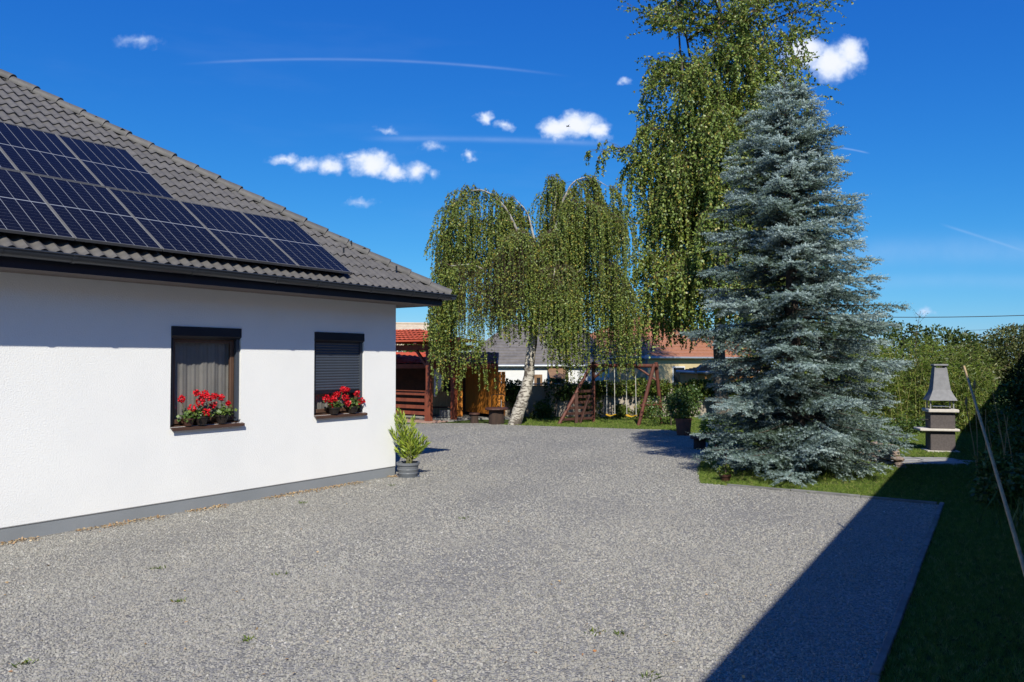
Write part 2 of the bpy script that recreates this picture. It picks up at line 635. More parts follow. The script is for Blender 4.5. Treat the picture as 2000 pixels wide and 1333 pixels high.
HC = Vector((-2.027, 13.393, 0))                      # house corner on the ground
HD = Vector((0.5843, 0.8115, 0)).normalized()         # along its wall, away from the camera
HE = Vector((HD.y, -HD.x, 0))                         # out of its wall
MH = Matrix.Translation(HC) @ Matrix.Rotation(math.atan2(HD.y, HD.x), 4, 'Z')
MHI = MH.inverted()


def in_house(x, y, pad=0.0):
    p = MHI @ Vector((x, y, 0))
    return p.x < pad and p.y > -pad


def scatter(name, quads, dens, material, builder, smin, smax, rot_full, label, cat, seed=1):
    me = bpy.data.meshes.new(name)
    V, F = [], []
    for q in quads:
        o = len(V)
        V += q
        F.append((o, o + 1, o + 2, o + 3))
    me.from_pydata(V, [], F)
    a = me.attributes.new('dens', 'FLOAT', 'FACE')
    a.data.foreach_set('value', np.asarray(dens, np.float32))
    me.materials.append(material)
    ob = link(bpy.data.objects.new(name, me))
    tag(ob, label, cat, kind='stuff')
    tr = bpy.data.node_groups.new(name + '_scatter', 'GeometryNodeTree')
    tr.interface.new_socket('Geometry', in_out='INPUT', socket_type='NodeSocketGeometry')
    tr.interface.new_socket('Geometry', in_out='OUTPUT', socket_type='NodeSocketGeometry')
    t = NT(tr)
    gi = t.n('NodeGroupInput')
    go = t.n('NodeGroupOutput')
    na = t.n('GeometryNodeInputNamedAttribute', data_type='FLOAT', ins={'Name': 'dens'})
    dp = t.n('GeometryNodeDistributePointsOnFaces', ins={'Mesh': gi.outputs[0], 'Density': na.outputs[0], 'Seed': seed})
    inst = builder(t)
    rv = t.n('FunctionNodeRandomValue', data_type='FLOAT_VECTOR')
    t.set(rv, 0, (0, 0, 0) if rot_full else (-.25, -.25, 0))
    t.set(rv, 1, (6.28, 6.28, 6.28) if rot_full else (.25, .25, 6.28))
    sv = t.n('FunctionNodeRandomValue', data_type='FLOAT')
    t.set(sv, 2, smin)
    t.set(sv, 3, smax)
    ip = t.n('GeometryNodeInstanceOnPoints', ins={'Points': dp.outputs[0], 'Instance': inst, 'Rotation': rv.outputs[0], 'Scale': sv.outputs[1]})
    ip.inputs['Pick Instance'].default_value = True
    sm = t.n('GeometryNodeSetMaterial', ins={'Geometry': ip.outputs[0], 'Material': material})
    tr.links.new(sm.outputs[0], go.inputs[0])
    md = ob.modifiers.new('scatter', 'NODES')
    md.node_group = tr
    return ob


def stone_variants(t):
    j = t.n('GeometryNodeGeometryToInstance')
    for k in range(5):
        ico = t.n('GeometryNodeMeshIcoSphere', ins={'Radius': 1.0, 'Subdivisions': 1 if k < 3 else 2})
        pos = t.n('GeometryNodeInputPosition')
        off = t.n('ShaderNodeVectorMath', operation='ADD', ins={0: pos.outputs[0], 1: (k * 3.7, k * 1.3, 0)})
        nz = t.n('ShaderNodeTexNoise', ins={'Vector': off.outputs[0], 'Scale': .9, 'Detail': 1.0})
        sb = t.n('ShaderNodeVectorMath', operation='SUBTRACT', ins={0: nz.outputs['Color'], 1: (.5, .5, .5)})
        sl = t.n('ShaderNodeVectorMath', operation='SCALE', ins={0: sb.outputs[0]})
        sl.inputs['Scale'].default_value = 1.7
        sp = t.n('GeometryNodeSetPosition', ins={'Geometry': ico.outputs[0], 'Offset': sl.outputs[0]})
        tf = t.n('GeometryNodeTransform', ins={'Geometry': sp.outputs[0], 'Scale': (1.15, .85, .62 + .06 * k)})
        t.t.links.new(tf.outputs[0], j.inputs[0])
    return j.outputs[0]


def tuft_variants(t):
    rnd = random.Random(5)
    gi = t.n('GeometryNodeGeometryToInstance')
    for k in range(3):
        j = t.n('GeometryNodeJoinGeometry')
        for b in range(7):
            h = rnd.uniform(.6, 1.1)
            cn = t.n('GeometryNodeMeshCone', ins={'Vertices': 3, 'Radius Top': 0.0, 'Radius Bottom': .07, 'Depth': h})
            a = rnd.uniform(0, 6.28)
            rr = rnd.uniform(0, .35)
            tf = t.n('GeometryNodeTransform', ins={'Geometry': cn.outputs[0], 'Translation': (rr * math.cos(a), rr * math.sin(a), -.05),
                                                   'Rotation': (rnd.uniform(-.6, .6), rnd.uniform(-.6, .6), rnd.uniform(0, 6)), 'Scale': (1, .45, 1)})
            t.t.links.new(tf.outputs[0], j.inputs[0])
        t.t.links.new(j.outputs[0], gi.inputs[0])
    return gi.outputs[0]


M_STONE = randmat('gravel_stone', [(0, (.18, .175, .16)), (.25, (.272, .264, .238)), (.5, (.312, .302, .272)), (.75, (.352, .34, .307)),
                                   (.88, (.325, .29, .25)), (.985, (.40, .385, .36)), (1, (.56, .54, .51))], patches=True)
M_BLADE = randmat('grass_blade', [(0, (.055, .095, .012)), (.5, (.115, .18, .022)), (.85, (.17, .235, .035)), (1, (.30, .28, .10))], rough=.6, spec=.3)
SLAB = [(7.35, 15.0), (8.7, 14.7), (9.25, 15.35), (8.6, 15.9), (7.3, 15.95)]
sq, sd, gq, gd = [], [], [], []


def cell(x0, y0, c, depth):
    x, y = x0 + c / 2, y0 + c / 2
    if abs(x) > .70 * y + 1.0 or in_house(x, y, .05 if depth else -.3):
        return
    k = [inpoly(a, b, GRAVEL) for a, b in ((x0, y0), (x0 + c, y0), (x0, y0 + c), (x0 + c, y0 + c))]
    near = in_house(x, y, .5)
    if depth < 3 and ((any(k) and not all(k)) or (near and depth < 2)):
        for a in (0, c / 2):
            for b in (0, c / 2):
                cell(x0 + a, y0 + b, c / 2, depth + 1)
        return
    q = [(x0, y0, .006), (x0 + c, y0, .006), (x0 + c, y0 + c, .006), (x0, y0 + c, .006)]
    if inpoly(x, y, GRAVEL):
        if y < 24.8:
            nz = .5 + .5 * math.sin(x * 1.1 + .7 * y) * math.sin(y * .9 - .5 * x + 1.0) + .3 * math.sin(3.1 * x - 1.7 * y)
            sq.append(q)
            sd.append((3300 if y < 7 else 3300 * (7 / y) ** 1.6) * max(.25, min(1.0, .45 + .6 * nz)))
    else:
        if inpoly(x, y, SLAB) or (y > 24.5 and x < .2):
            return
        kk = .3 if math.hypot(x - 5.17, y - 13.9) < 1.5 else 1.0
        gq.append(q)
        gd.append(kk * (1600 if y < 9 else 1600 * (9 / y) ** 1.3))


for iy in range(9, 69):
    for ix in range(-35, 50):
        cell(ix * .4, iy * .4, .4, 0)
scatter('gravel_stones', sq, sd, M_STONE, stone_variants, .0045, .0135, True, 'loose grey crushed stones covering the drive', 'gravel')
scatter('grass', gq, gd, M_BLADE, tuft_variants, .028, .062, False, 'short mown green grass beside and behind the drive', 'grass', seed=3)

# concrete edging of the drive, stone by stone
kerb = MB().add([(KC.x + .01, KC.y, -.05), (KC.x + .02, KC.y, -.05), (KC.x + .01, KC.y + .01, -.05)], [(0, 1, 2)]).build('kerb', M_CONC, fixn=False)
tag(kerb, kind='structure')
rk = random.Random(2)


def edging(p, q, L, skip=0.0):
    p, q = Vector(p), Vector(q)
    d = (q - p)
    n = int(d.length / L)
    d.normalize()
    for i in range(n):
        a = p + d * (i * L + .004)
        b = p + d * ((i + 1) * L - .004)
        z = .035 + rk.uniform(-.008, .008)
        m = MB().beam((0, 0, 0), (L - .008, 0, 0), .055, .14)
        o = m.build('edging_stone', mat('kerb_concrete', (.20, .195, .185), (.14, .137, .13), rough=.95, scale=6, detail=8, bump=.3, bscale=40, rand=.2), kerb, bevel=.006)
        o.location = (a.x, a.y, z - .07 + .008)
        o.rotation_euler = (0, rk.uniform(-.01, .01), math.atan2(d.y, d.x) + rk.uniform(-.006, .006))


edging(KC, KA, .98)
edging(KC + (KB - KC).normalized() * .06, KB, .98)
# worn paving slabs by the barbecue
pv = MB().add([(x, y, .004) for x, y in SLAB], [tuple(range(len(SLAB)))]).build('paving_bed', M_CONC, fixn=False)
tag(pv, kind='structure')
for (a, b, c, d_) in ((7.4, 8.05, 15.05, 15.42), (8.09, 8.85, 14.85, 15.38), (7.42, 8.2, 15.46, 15.88), (8.24, 8.95, 15.42, 15.82)):
    MB().bx(a, b, c, d_, .0, .022).build('paving_slab', M_CONC, pv, bevel=.006)

# ------------------------------------------------------------------ the white house
house = thing('house', 'white rendered bungalow with dark tiled hip roof beside the gravel drive', 'house', MH)
HL, HW = 15.0, 10.0                                   # length along the wall, depth
OV = 0.64                                             # eave of the tiles outside the wall
PIT = R(34)
ZE = 3.155
SOF = 2.975
W1 = (-4.15, -3.10, 1.13, 2.455)
W2 = (-1.79, -0.75, 1.145, 2.45)
TH = .36
w = MB()
segs = [(-HL, W1[0], None), (W1[0], W1[1], W1), (W1[1], W2[0], None), (W2[0], W2[1], W2), (W2[1], 0.0, None)]
for a, b, op in segs:
    if op is None:
        w.bx(a, b, 0, TH, .17, SOF + .05)
    else:
        w.bx(a, b, 0, TH, .17, op[2])
        w.bx(a, b, 0, TH, op[3], SOF + .05)
w.bx(-TH, 0, TH, HW, .17, SOF + .05)
w.bx(-HL, -TH, HW - TH, HW, .17, SOF + .05)
w.bx(-HL, -HL + TH, TH, HW - TH, .17, SOF + .05)
w.build('wall', M_WALL, house, fixn=False)
p = MB().bx(-HL, -.004, .004, TH, -.1, .164)
p.bx(-TH, -.004, TH, HW, -.1, .164)
p.build('plinth', M_PLINTH, house, fixn=False)
MB().bx(-HL, .003, -.003, .014, .164, .175).bx(-.01, .003, .014, HW, .164, .175).build('drip_profile', M_ALU, house, fixn=False)
MB().bx(-HL + TH, -TH, TH, HW - TH, -.02, .1).build('inner_floor', M_SOFFIT, house, fixn=False)
# soffit boards, fascia
sf = MB()
for k in range(5):
    y1 = -.545 + k * .11
    sf.bx(-HL, .545, y1 + .002, y1 + .106, SOF, SOF + .02)
for k in range(5):
    x1 = .545 - k * .11
    sf.bx(x1 - .106, x1 - .002, .01, HW, SOF, SOF + .02)
sf.build('soffit', M_SOFFIT, house, fixn=False)
fa = MB().bx(-HL, .57, -.57, -.547, SOF - .006, ZE - .035)
fa.bx(.547, .57, -.545, HW, SOF - .006, ZE - .035)
fa.build('fascia', M_NAVY, house, fixn=False)


def half_pipe(m, p, q, r, n=9, th=.004, up=Vector((0, 0, 1))):
    p, q = Vector(p), Vector(q)
    d = (q - p).normalized()
    s = d.cross(up).normalized()
    o = len(m.v)
    for c in (p, q):
        for rr in (r, r - th):
            for k in range(n + 1):
                a = math.pi * k / n
                m.v.append(tuple(c + s * (math.cos(a) * rr) - up * (math.sin(a) * rr)))
    N = n + 1
    for k in range(n):
        m.f.append((o + k, o + k + 1, o + 2 * N + k + 1, o + 2 * N + k))
        m.f.append((o + N + k, o + 3 * N + k, o + 3 * N + k + 1, o + N + k + 1))
    for k in (0, n):
        m.f.append((o + k, o + N + k, o + 3 * N + k, o + 2 * N + k))
    for b in (0, 2 * N):
        m.f.append(tuple([o + b + k for k in range(N)]))
    return m


GZ = ZE - .005
gut = half_pipe(MB(), (-HL, -.675, GZ), (.70, -.675, GZ), .082)
half_pipe(gut, (.675, -.75, GZ), (.675, HW, GZ), .082)
gut.tube([(-HL, -.757, GZ), (.757, -.757, GZ)], .011, 6)
gut.tube([(.757, -.757, GZ), (.757, HW, GZ)], .011, 6)
gutter = gut.build('gutter', M_ANTHRA, house, smooth=40, fixn=False)
jm = half_pipe(MB(), (0, 0, 0), (.045, 0, 0), .088, th=.012).tube([(0, -.08, 0), (.045, -.08, 0)], .017, 6).mesh('gutter_bracket', M_ANTHRA, 40, fixn=False)
for x in (-6.45, -5.72, -4.3, -3.05, -2.33, -1.28, -.35, .30):
    o = link(bpy.data.objects.new('gutter_bracket', jm), gutter)
    o.location = (x, -.675, GZ)


def rp(a, u, h=0.0):
    """point on the long slope: a along the wall, u up the slope, h off it"""
    return Vector((a, -OV + u * math.cos(PIT) - h * math.sin(PIT), ZE + u * math.sin(PIT) + h * math.cos(PIT)))


ridge_in = (HW + 2 * OV) / 2
ZR = ZE + ridge_in * math.tan(PIT)
e0, e1, e2, e3 = (OV, -OV, ZE), (OV, HW + OV, ZE), (-HL - OV, HW + OV, ZE), (-HL - OV, -OV, ZE)
r0, r1 = (OV - ridge_in, HW / 2, ZR), (-HL - OV + ridge_in, HW / 2, ZR)
dk = MB()
off = Vector((0, 0, -.035))
dk.add([Vector(p_) + off for p_ in (e0, e1, e2, e3, r0, r1)], [(3, 0, 4, 5), (0, 1, 4), (1, 2, 5, 4), (2, 3, 5)])
roof = dk.build('roof', M_DECK, house, fixn=True)

TW, TL, TG = .308, .385, .335                         # tile width, length, gauge
NSEG = 12


def tile_verts():
    xs = [TW * k / NSEG for k in range(NSEG + 1)]
    hs = []
    for x in xs:
        c = math.cos(2 * math.pi * (x / TW) * 2)
        hs.append(.024 * (c if c > 0 else c * .75))
    v = []
    for x, h in zip(xs, hs):
        v.append((x, 0, h + .036))
    for x, h in zip(xs, hs):
        v.append((x, TL, h + .012))
    for x, h in zip(xs, hs):
        v.append((x, 0, h + .036))
    for x, h in zip(xs, hs):
        v.append((x, .004, h + .016))
    N = NSEG + 1
    f = []
    for k in range(NSEG):
        f.append((k, k + 1, N + k + 1, N + k))
        f.append((2 * N + k + 1, 2 * N + k, 3 * N + k, 3 * N + k + 1))
    return v, f


TV, TF = tile_verts()
tm = bpy.data.meshes.new('roof_tile')
tm.from_pydata(TV, [], TF)
tm.materials.append(M_TILE)
tm.shade_smooth()
# slope frames: x along the eave, y up the slope, z off it (in house space)
SLOPE = Matrix(((1, 0, 0, 0), (0, math.cos(PIT), -math.sin(PIT), -OV), (0, math.sin(PIT), math.cos(PIT), ZE), (0, 0, 0, 1)))
END = Matrix(((0, -math.cos(PIT), math.sin(PIT), OV), (1, 0, 0, 0), (0, math.sin(PIT), math.cos(PIT), ZE), (0, 0, 0, 1)))
BR, BL, PW, PLN = 1.55, .16, 1.02, 1.70              # panel field: right edge, bottom edge, pitch, length


def under_panel(a, u):
    return (a < -BR - .05 and .25 < u < BL + PLN - .35) or (a < -3.62 - .05 and .25 < u < BL + 2 * PLN - .3)


rt = random.Random(11)
cand, rest = [], []
hipcos = math.cos(PIT)
nrow = int(ridge_in / hipcos / TG) + 1
for j in range(nrow):
    for i in range(int((HL + 2 * OV) / TW) + 1):
        a = OV - (i + 1) * TW
        u = j * TG - .02
        jx, jz = rt.uniform(-.003, .003), rt.uniform(-.002, .003)
        # hip limit at this height: a <= OV - u cos
        lim_lo = OV - u * hipcos
        if a > lim_lo - .02:
            continue
        if -a > HL + OV - u * hipcos:
            continue
        ctr = MH @ (SLOPE @ Vector((a + TW / 2, u + TL / 2, 0)))
        px = CX + FPX * ctr.x / ctr.y if ctr.y > 1 else -9999
        crosses = a + TW > OV - (u + TL) * hipcos - .02
        M = Matrix.Translation((a + jx, u, jz)) @ Matrix.Rotation(rt.uniform(-.004, .004), 4, 'X')
        (cand if (px > -40 and not under_panel(a, u) and not under_panel(a + TW, u)) else rest).append(((ctr - Vector((0, 0, CAM_H))).length, M, crosses))
cand.sort(key=lambda c: c[0])


def hip_cut(me_src, M):
    """tile clipped along the hip, in slope space"""
    bm = bmesh.new()
    bm.from_mesh(me_src)
    bm.transform(M)
    bmesh.ops.bisect_plane(bm, geom=bm.verts[:] + bm.edges[:] + bm.faces[:], plane_co=(OV - .02, 0, 0), plane_no=(1, hipcos, 0), clear_outer=True)
    me = bpy.data.meshes.new('roof_tile')
    bm.to_mesh(me)
    bm.free()
    me.materials.append(M_TILE)
    me.shade_smooth()
    return me


for k, (dd, M, cr) in enumerate(cand):
    if k >= 300:
        rest.append((dd, M, cr))
        continue
    if cr:
        me = hip_cut(tm, M)
        if len(me.polygons) == 0:
            continue
        o = link(bpy.data.objects.new('roof_tile', me), roof)
        o.matrix_local = SLOPE
    else:
        o = link(bpy.data.objects.new('roof_tile', tm), roof)
        o.matrix_local = SLOPE @ M
V, F = [], []
bmr = bmesh.new()
for dd, M, cr in rest:
    me = hip_cut(tm, M) if cr else None
    if me is None:
        b0 = len(V)
        T = SLOPE @ M
        V += [tuple(T @ Vector(q)) for q in TV]
        F += [tuple(b0 + i for i in f) for f in TF]
    else:
        b0 = len(V)
        V += [tuple(SLOPE @ q.co) for q in me.vertices]
        F += [tuple(b0 + i for i in f.vertices) for f in me.polygons]
# the short slope at the end of the house
for j in range(nrow):
    for i in range(int((HW + 2 * OV) / TW) + 1):
        a, u = -OV + i * TW, j * TG - .02
        if a < -OV + (u + .1) * hipcos or a + TW > HW + OV - (u + .1) * hipcos:
            continue
        T = END @ Matrix.Translation((a, u, 0))
        b0 = len(V)
        V += [tuple(T @ Vector(q)) for q in TV]
        F += [tuple(b0 + i_ for i_ in f) for f in TF]
bmr.free()
me = bpy.data.meshes.new('roof_tiles_covered')
me.from_pydata(V, [], F)
me.materials.append(M_TILE)
me.shade_smooth()
tag(link(bpy.data.objects.new('roof_tiles_covered', me), roof), kind='stuff')

# hip caps
hip0 = Vector((OV + .02, -OV - .02, ZE - .005))
hipd = (Vector(r0) - Vector(e0)).normalized()
HIPLEN = (Vector(r0) - Vector(e0)).length
hs_ = hipd.cross(Vector((0, 0, 1))).normalized()
hu_ = hs_.cross(hipd)
cm = MB()
n = 8
prof = []
for k in range(n + 1):
    a = math.pi * (-.10 + 1.20 * k / n)
    prof.append((math.cos(a), math.sin(a)))
for (yy, rw, rh, dz) in ((0, .128, .098, .022), (.43, .116, .088, 0.0)):
    for c, s in prof:
        cm.v.append((c * rw, yy, s * rh - .012 + dz))
for (yy, rw, rh, dz) in ((0, .128, .098, .022), (.003, .108, .078, .018)):
    for c, s in prof:
        cm.v.append((c * rw, yy, s * rh - .012 + dz))
N = n + 1
for k in range(n):
    cm.f.append((k + 1, k, N + k, N + k + 1))
    cm.f.append((2 * N + k, 2 * N + k + 1, 3 * N + k + 1, 3 * N + k))
capm = cm.mesh('hip_cap', M_TILE, smooth=50, fixn=False)
k = 0
while k * .395 < HIPLEN - .2:
    o = link(bpy.data.objects.new('hip_cap', capm), roof)
    c = hip0 + hipd * (k * .395) + hu_ * .012
    j = rt.uniform(-.006, .006)
    o.matrix_local = Matrix(((hs_.x, hipd.x, hu_.x, c.x), (hs_.y, hipd.y, hu_.y, c.y), (hs_.z, hipd.z, hu_.z, c.z + j), (0, 0, 0, 1)))
    k += 1
# little snow hooks
for a, u in ((-1.05, 1.05), (-.18, .62), (-.62, 1.4)):
    q = rp(a, u, .07)
    MB().beam(q + Vector((0, -.02, -.02)), q + Vector((0, -.02, .07)), .035, .008).build('snow_hook', M_ANTHRA, roof)


# windows
def window(W, shut, seed):
    a0, a1, b0, b1 = W
    fr = MB()
    y0, y1 = .085, .135
    fw = .062
    c0 = a0 + .05
    c1 = a1 - .05
    top = b1 - .15
    fr.bx(c0, c0 + fw, y0, y1, b0 + .03, top)
    fr.bx(c1 - fw, c1, y0, y1, b0 + .03, top)
    fr.bx(c0 + fw, c1 - fw, y0, y1, b0 + .03, b0 + .03 + fw)
    fr.bx(c0 + fw, c1 - fw, y0, y1, top - fw, top)
    win = fr.build('window', M_WOODF, house, bevel=.006)
    MB().bx(c0 + fw, c1 - fw, .106, .112, b0 + .03 + fw, top - fw).build('pane', M_GLASS, win)
    for x0 in (a0 + .002, a1 - .052):
        MB().bx(x0, x0 + .05, .03, .083, b0 + .025, top).build('guide_rail', M_NAVY if x0 < a0 + .1 else M_SLAT, win, bevel=.003)
    bxm = MB()
    bz0, bz1 = b1 - .165, b1 - .003
    sec = [(-.018, bz1), (.13, bz1), (.13, bz0), (.045, bz0), (-.018, bz0 + .04)]
    bxm.slab([(a0 + .002, y, z) for y, z in sec], (a1 - a0 - .004, 0, 0))
    bxm.build('shutter_box', M_NAVY, win, bevel=.003)
    sl = MB()
    sec = [(-.055, b0 - .012), (-.055, b0 - .047), (-.049, b0 - .047), (-.049, b0 - .018), (.15, b0 + .012), (.15, b0 + .024)]
    sl.slab([(a0 + .0, y, z) for y, z in sec], (a1 - a0 + .035, 0, 0))
    sl.build('sill', M_BROWN, win, fixn=True)
    if shut > 0:
        hgt = .043
        nn = int((top - shut) / hgt)
        sm_ = MB()
        sec = [(0, 0), (-.005, .006), (-.009, .02), (-.006, .034), (0, .0415), (.004, .0415), (.004, 0)]
        sm_.slab([(0, y, z) for y, z in sec], (a1 - a0 - .106, 0, 0))
        smm = sm_.mesh('slat', M_SLAT, smooth=45)
        for k_ in range(nn):
            o_ = link(bpy.data.objects.new('slat', smm), win)
            o_.location = (a0 + .053, .06, top - (k_ + 1) * hgt)
        MB().bx(a0 + .053, a1 - .053, .048, .066, top - nn * hgt - .05, top - nn * hgt - .002).build('bottom_bar', M_NAVY, win, bevel=.003)
    # curtain with folds behind the pane
    rr = random.Random(seed)
    cu = MB()
    K = 70
    ph = [rr.uniform(0, 6) for _ in range(4)]
    zz = [b0 + .02 + (b1 - .1 - b0) * i / 6 for i in range(7)]
    for z in zz:
        for i in range(K + 1):
            x = a0 - .1 + (a1 - a0 + .2) * i / K
            y = .10 + .007 * math.sin(i * .75 + ph[0]) + .006 * math.sin(i * 1.9 + ph[1] + z * .8) + .02 * .6 * math.sin(i * .21 + ph[2])
            cu.v.append((x, y + .06, z))
    for r_ in range(6):
        for i in range(K):
            b_ = r_ * (K + 1) + i
            cu.f.append((b_, b_ + 1, b_ + K + 2, b_ + K + 1))
    cu.build('curtain', M_CURTAIN, win, smooth=180, fixn=False)
    return win


window(W1, 0, 3)
window(W2, 1.50, 4)

# ------------------------------------------------------------------ solar panels
M_CELL = mat('solar_cell', (.006, .006, .0095), (.0075, .0075, .0115), rough=.2, scale=2, spec=.10, rand=.2)
M_BACK = mat('panel_backsheet', (.30, .31, .33), (.26, .27, .29), rough=.3)
PWN = PW - .012


def panel_meshes():
    f = MB()
    fw, th = .009, .035
    f.bx(0, PWN, 0, fw, 0, th).bx(0, PWN, PLN - fw - .02, PLN - .02, 0, th)
    f.bx(0, fw, fw, PLN - fw - .02, 0, th).bx(PWN - fw, PWN, fw, PLN - fw - .02, 0, th)
    fm = f.mesh('frame', mat('panel_frame', (.17, .165, .16), (.14, .135, .13), rough=.5), fixn=False)
    s = MB().bx(fw, PWN - fw, fw, PLN - fw - .02, .004, .028).mesh('backsheet', M_BACK, fixn=False)
    c = MB()
    x0, x1 = fw + .003, PWN - fw - .003
    y0, y1 = fw + .005, PLN - fw - .02 - .005
    cw = (x1 - x0) / 6
    mid = (y0 + y1) / 2
    ch = ((y1 - y0) - .016) / 20
    for i in range(6):
        for j in range(20):
            ya = y0 + j * ch + (.016 if j >= 10 else 0)
            gx, gy = .0032, .0016
            c.add([(x0 + i * cw + gx, ya + gy, .0292), (x0 + (i + 1) * cw - gx, ya + gy, .0292), (x0 + (i + 1) * cw - gx, ya + ch - gy, .0292), (x0 + i * cw + gx, ya + ch - gy, .0292)], [(0, 1, 2, 3)])
    return fm, s, c.mesh('cells', M_CELL, fixn=False)


pf, ps, pc = panel_meshes()
ordn = ['first', 'second', 'third', 'fourth', 'fifth', 'sixth', 'seventh']


def panel(k, row, right):
    o = thing('solar_panel', '%s solar panel in from the roof hip, %s row on dark tiles' % (ordn[k], 'eave' if row == 0 else 'upper'), 'solar panel',
              group='solar panels on the tiled roof')
    T = SLOPE @ Matrix.Translation((-right - k * PW - PWN, BL + row * PLN, .105))
    o.matrix_world = MH @ T
    link(bpy.data.objects.new('frame', pf), o)
    link(bpy.data.objects.new('backsheet', ps), o)
    tag(link(bpy.data.objects.new('cells', pc), o), kind='stuff')
    if row == 0 or k == 0:
        MB().bx(.15, .19, .1, PLN - .15, -.05, -.001).bx(PWN - .19, PWN - .15, .1, PLN - .15, -.05, -.001).build('mounting_rail', M_ALU, o, fixn=False)


for k in range(7):
    panel(k, 0, BR)
for k in range(4):
    panel(k, 1, 3.62)

# ------------------------------------------------------------------ foliage materials
M_BIRCHLEAF = leafmat('weeping_birch_leaf', [(0, (.080, .125, .026)), (.5, (.165, .222, .045)), (.86, (.25, .30, .06)), (.95, (.32, .28, .05)), (1, (.40, .29, .06))], trans=.28, gloss=.02)
M_TALLLEAF = leafmat('tall_birch_leaf', [(0, (.090, .145, .028)), (.5, (.20, .275, .054)), (.85, (.34, .41, .09)), (.94, (.36, .32, .07)), (1, (.44, .32, .07))], trans=.33, gloss=.03)
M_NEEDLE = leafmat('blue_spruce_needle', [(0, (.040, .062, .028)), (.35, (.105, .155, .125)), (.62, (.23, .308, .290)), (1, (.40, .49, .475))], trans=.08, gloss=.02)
M_BAMBOO = leafmat('bamboo_leaf', [(0, (.068, .12, .016)), (.5, (.14, .215, .028)), (.9, (.24, .32, .05)), (1, (.38, .34, .08))], trans=.35, gloss=.025)
M_IVY = leafmat('ivy_leaf', [(0, (.030, .058, .013)), (.5, (.065, .118, .024)), (.9, (.12, .19, .04)), (1, (.20, .18, .05))], trans=.2, gloss=.03)
M_VINE = leafmat('wild_vine_leaf', [(0, (.055, .092, .015)), (.5, (.115, .17, .026)), (.85, (.19, .235, .04)), (1, (.27, .15, .06))], trans=.3, gloss=.025)
M_FAR = leafmat('far_tree_leaf', [(0, (.025, .045, .010)), (.5, (.055, .085, .018)), (1, (.11, .14, .035))], trans=.25, gloss=.015)
M_OLIVE = leafmat('olive_shrub_leaf', [(0, (.04, .06, .018)), (.5, (.085, .105, .030)), (.9, (.14, .155, .05)), (1, (.20, .15, .09))], trans=.25, gloss=.02)
M_OLEANDER = leafmat('oleander_leaf', [(0, (.13, .20, .025)), (.5, (.30, .40, .05)), (1, (.50, .56, .09))], trans=.3, gloss=.03)
M_GERLEAF = leafmat('geranium_leaf', [(0, (.04, .08, .015)), (.5, (.09, .16, .03)), (1, (.20, .27, .06))], trans=.3, gloss=.04)
M_PETAL = leafmat('geranium_petal', [(0, (.42, .004, .012)), (.6, (.66, .010, .022)), (1, (.80, .03, .05))], trans=.2, gloss=.02)


class Tree:
    def __init__(self, name, label, cat, loc, seed, group=None):
        self.root = thing(name, label, cat, loc=loc, group=group)
        self.rng = np.random.default_rng(seed)
        self.P, self.D, self.L = [], [], []
        self.tw = MB()

    def strand(self, start, d, length, spacing, leaf, pull=.45, hangd=.75, zmin=None, r0=.004, jit=.12):
        rng = self.rng
        n = max(4, int(length / .23))
        step = length / n
        p = np.array(start, float)
        d = np.array(d, float)
        pts = [p.copy()]
        for i in range(n):
            d = d * (1 - pull) + np.array((0, 0, -1.0)) * pull * hangd / .75 + rng.normal(size=3) * jit
            d /= np.linalg.norm(d)
            p = p + d * step
            if zmin is not None and p[2] < zmin:
                break
            pts.append(p.copy())
        if len(pts) < 3:
            return
        pts = np.array(pts)
        self.tw.tube(pts, list(np.linspace(r0, .0012, len(pts))), 3, cap=False)
        tot = step * (len(pts) - 1)
        m = int(tot / spacing)
        tt = np.sort(rng.uniform(.02, 1, m)) * (len(pts) - 1)
        i0 = np.minimum(tt.astype(int), len(pts) - 2)
        f = (tt - i0)[:, None]
        q = pts[i0] * (1 - f) + pts[i0 + 1] * f
        dd = unit(rng.normal(size=(m, 3)) * (.62, .62, .3) + (0, 0, -hangd))
        self.P.append(q)
        self.D.append(dd)
        self.L.append(leaf * rng.uniform(.65, 1.2, m))

    def limb(self, pts, r0, r1, mat_, n=7, name='limb'):
        # smooth the control points
        pts = np.array(pts, float)
        k = np.linspace(0, len(pts) - 1, len(pts) * 4)
        sm = np.stack([np.interp(k, range(len(pts)), pts[:, c]) for c in range(3)], 1)
        for _ in range(3):
            sm[1:-1] = (sm[:-2] + 2 * sm[1:-1] + sm[2:]) / 4
        sm[1:-1] += self.rng.normal(size=(len(sm) - 2, 3)) * min(r1 * .6, .012)
        MB().tube(sm, list(np.linspace(r0, r1, len(sm))), n).build(name, mat_, self.root, smooth=60, fixn=False)
        return sm

    def finish(self, leafm, wratio, twigm, crown='crown', **kw):
        P = np.concatenate(self.P)
        D = np.concatenate(self.D)
        L = np.concatenate(self.L)
        leaves(crown, P, D, L, L * wratio, leafm, self.root, self.rng, **kw)
        if self.tw.f:
            self.tw.build('twigs', twigm, self.root, fixn=False)


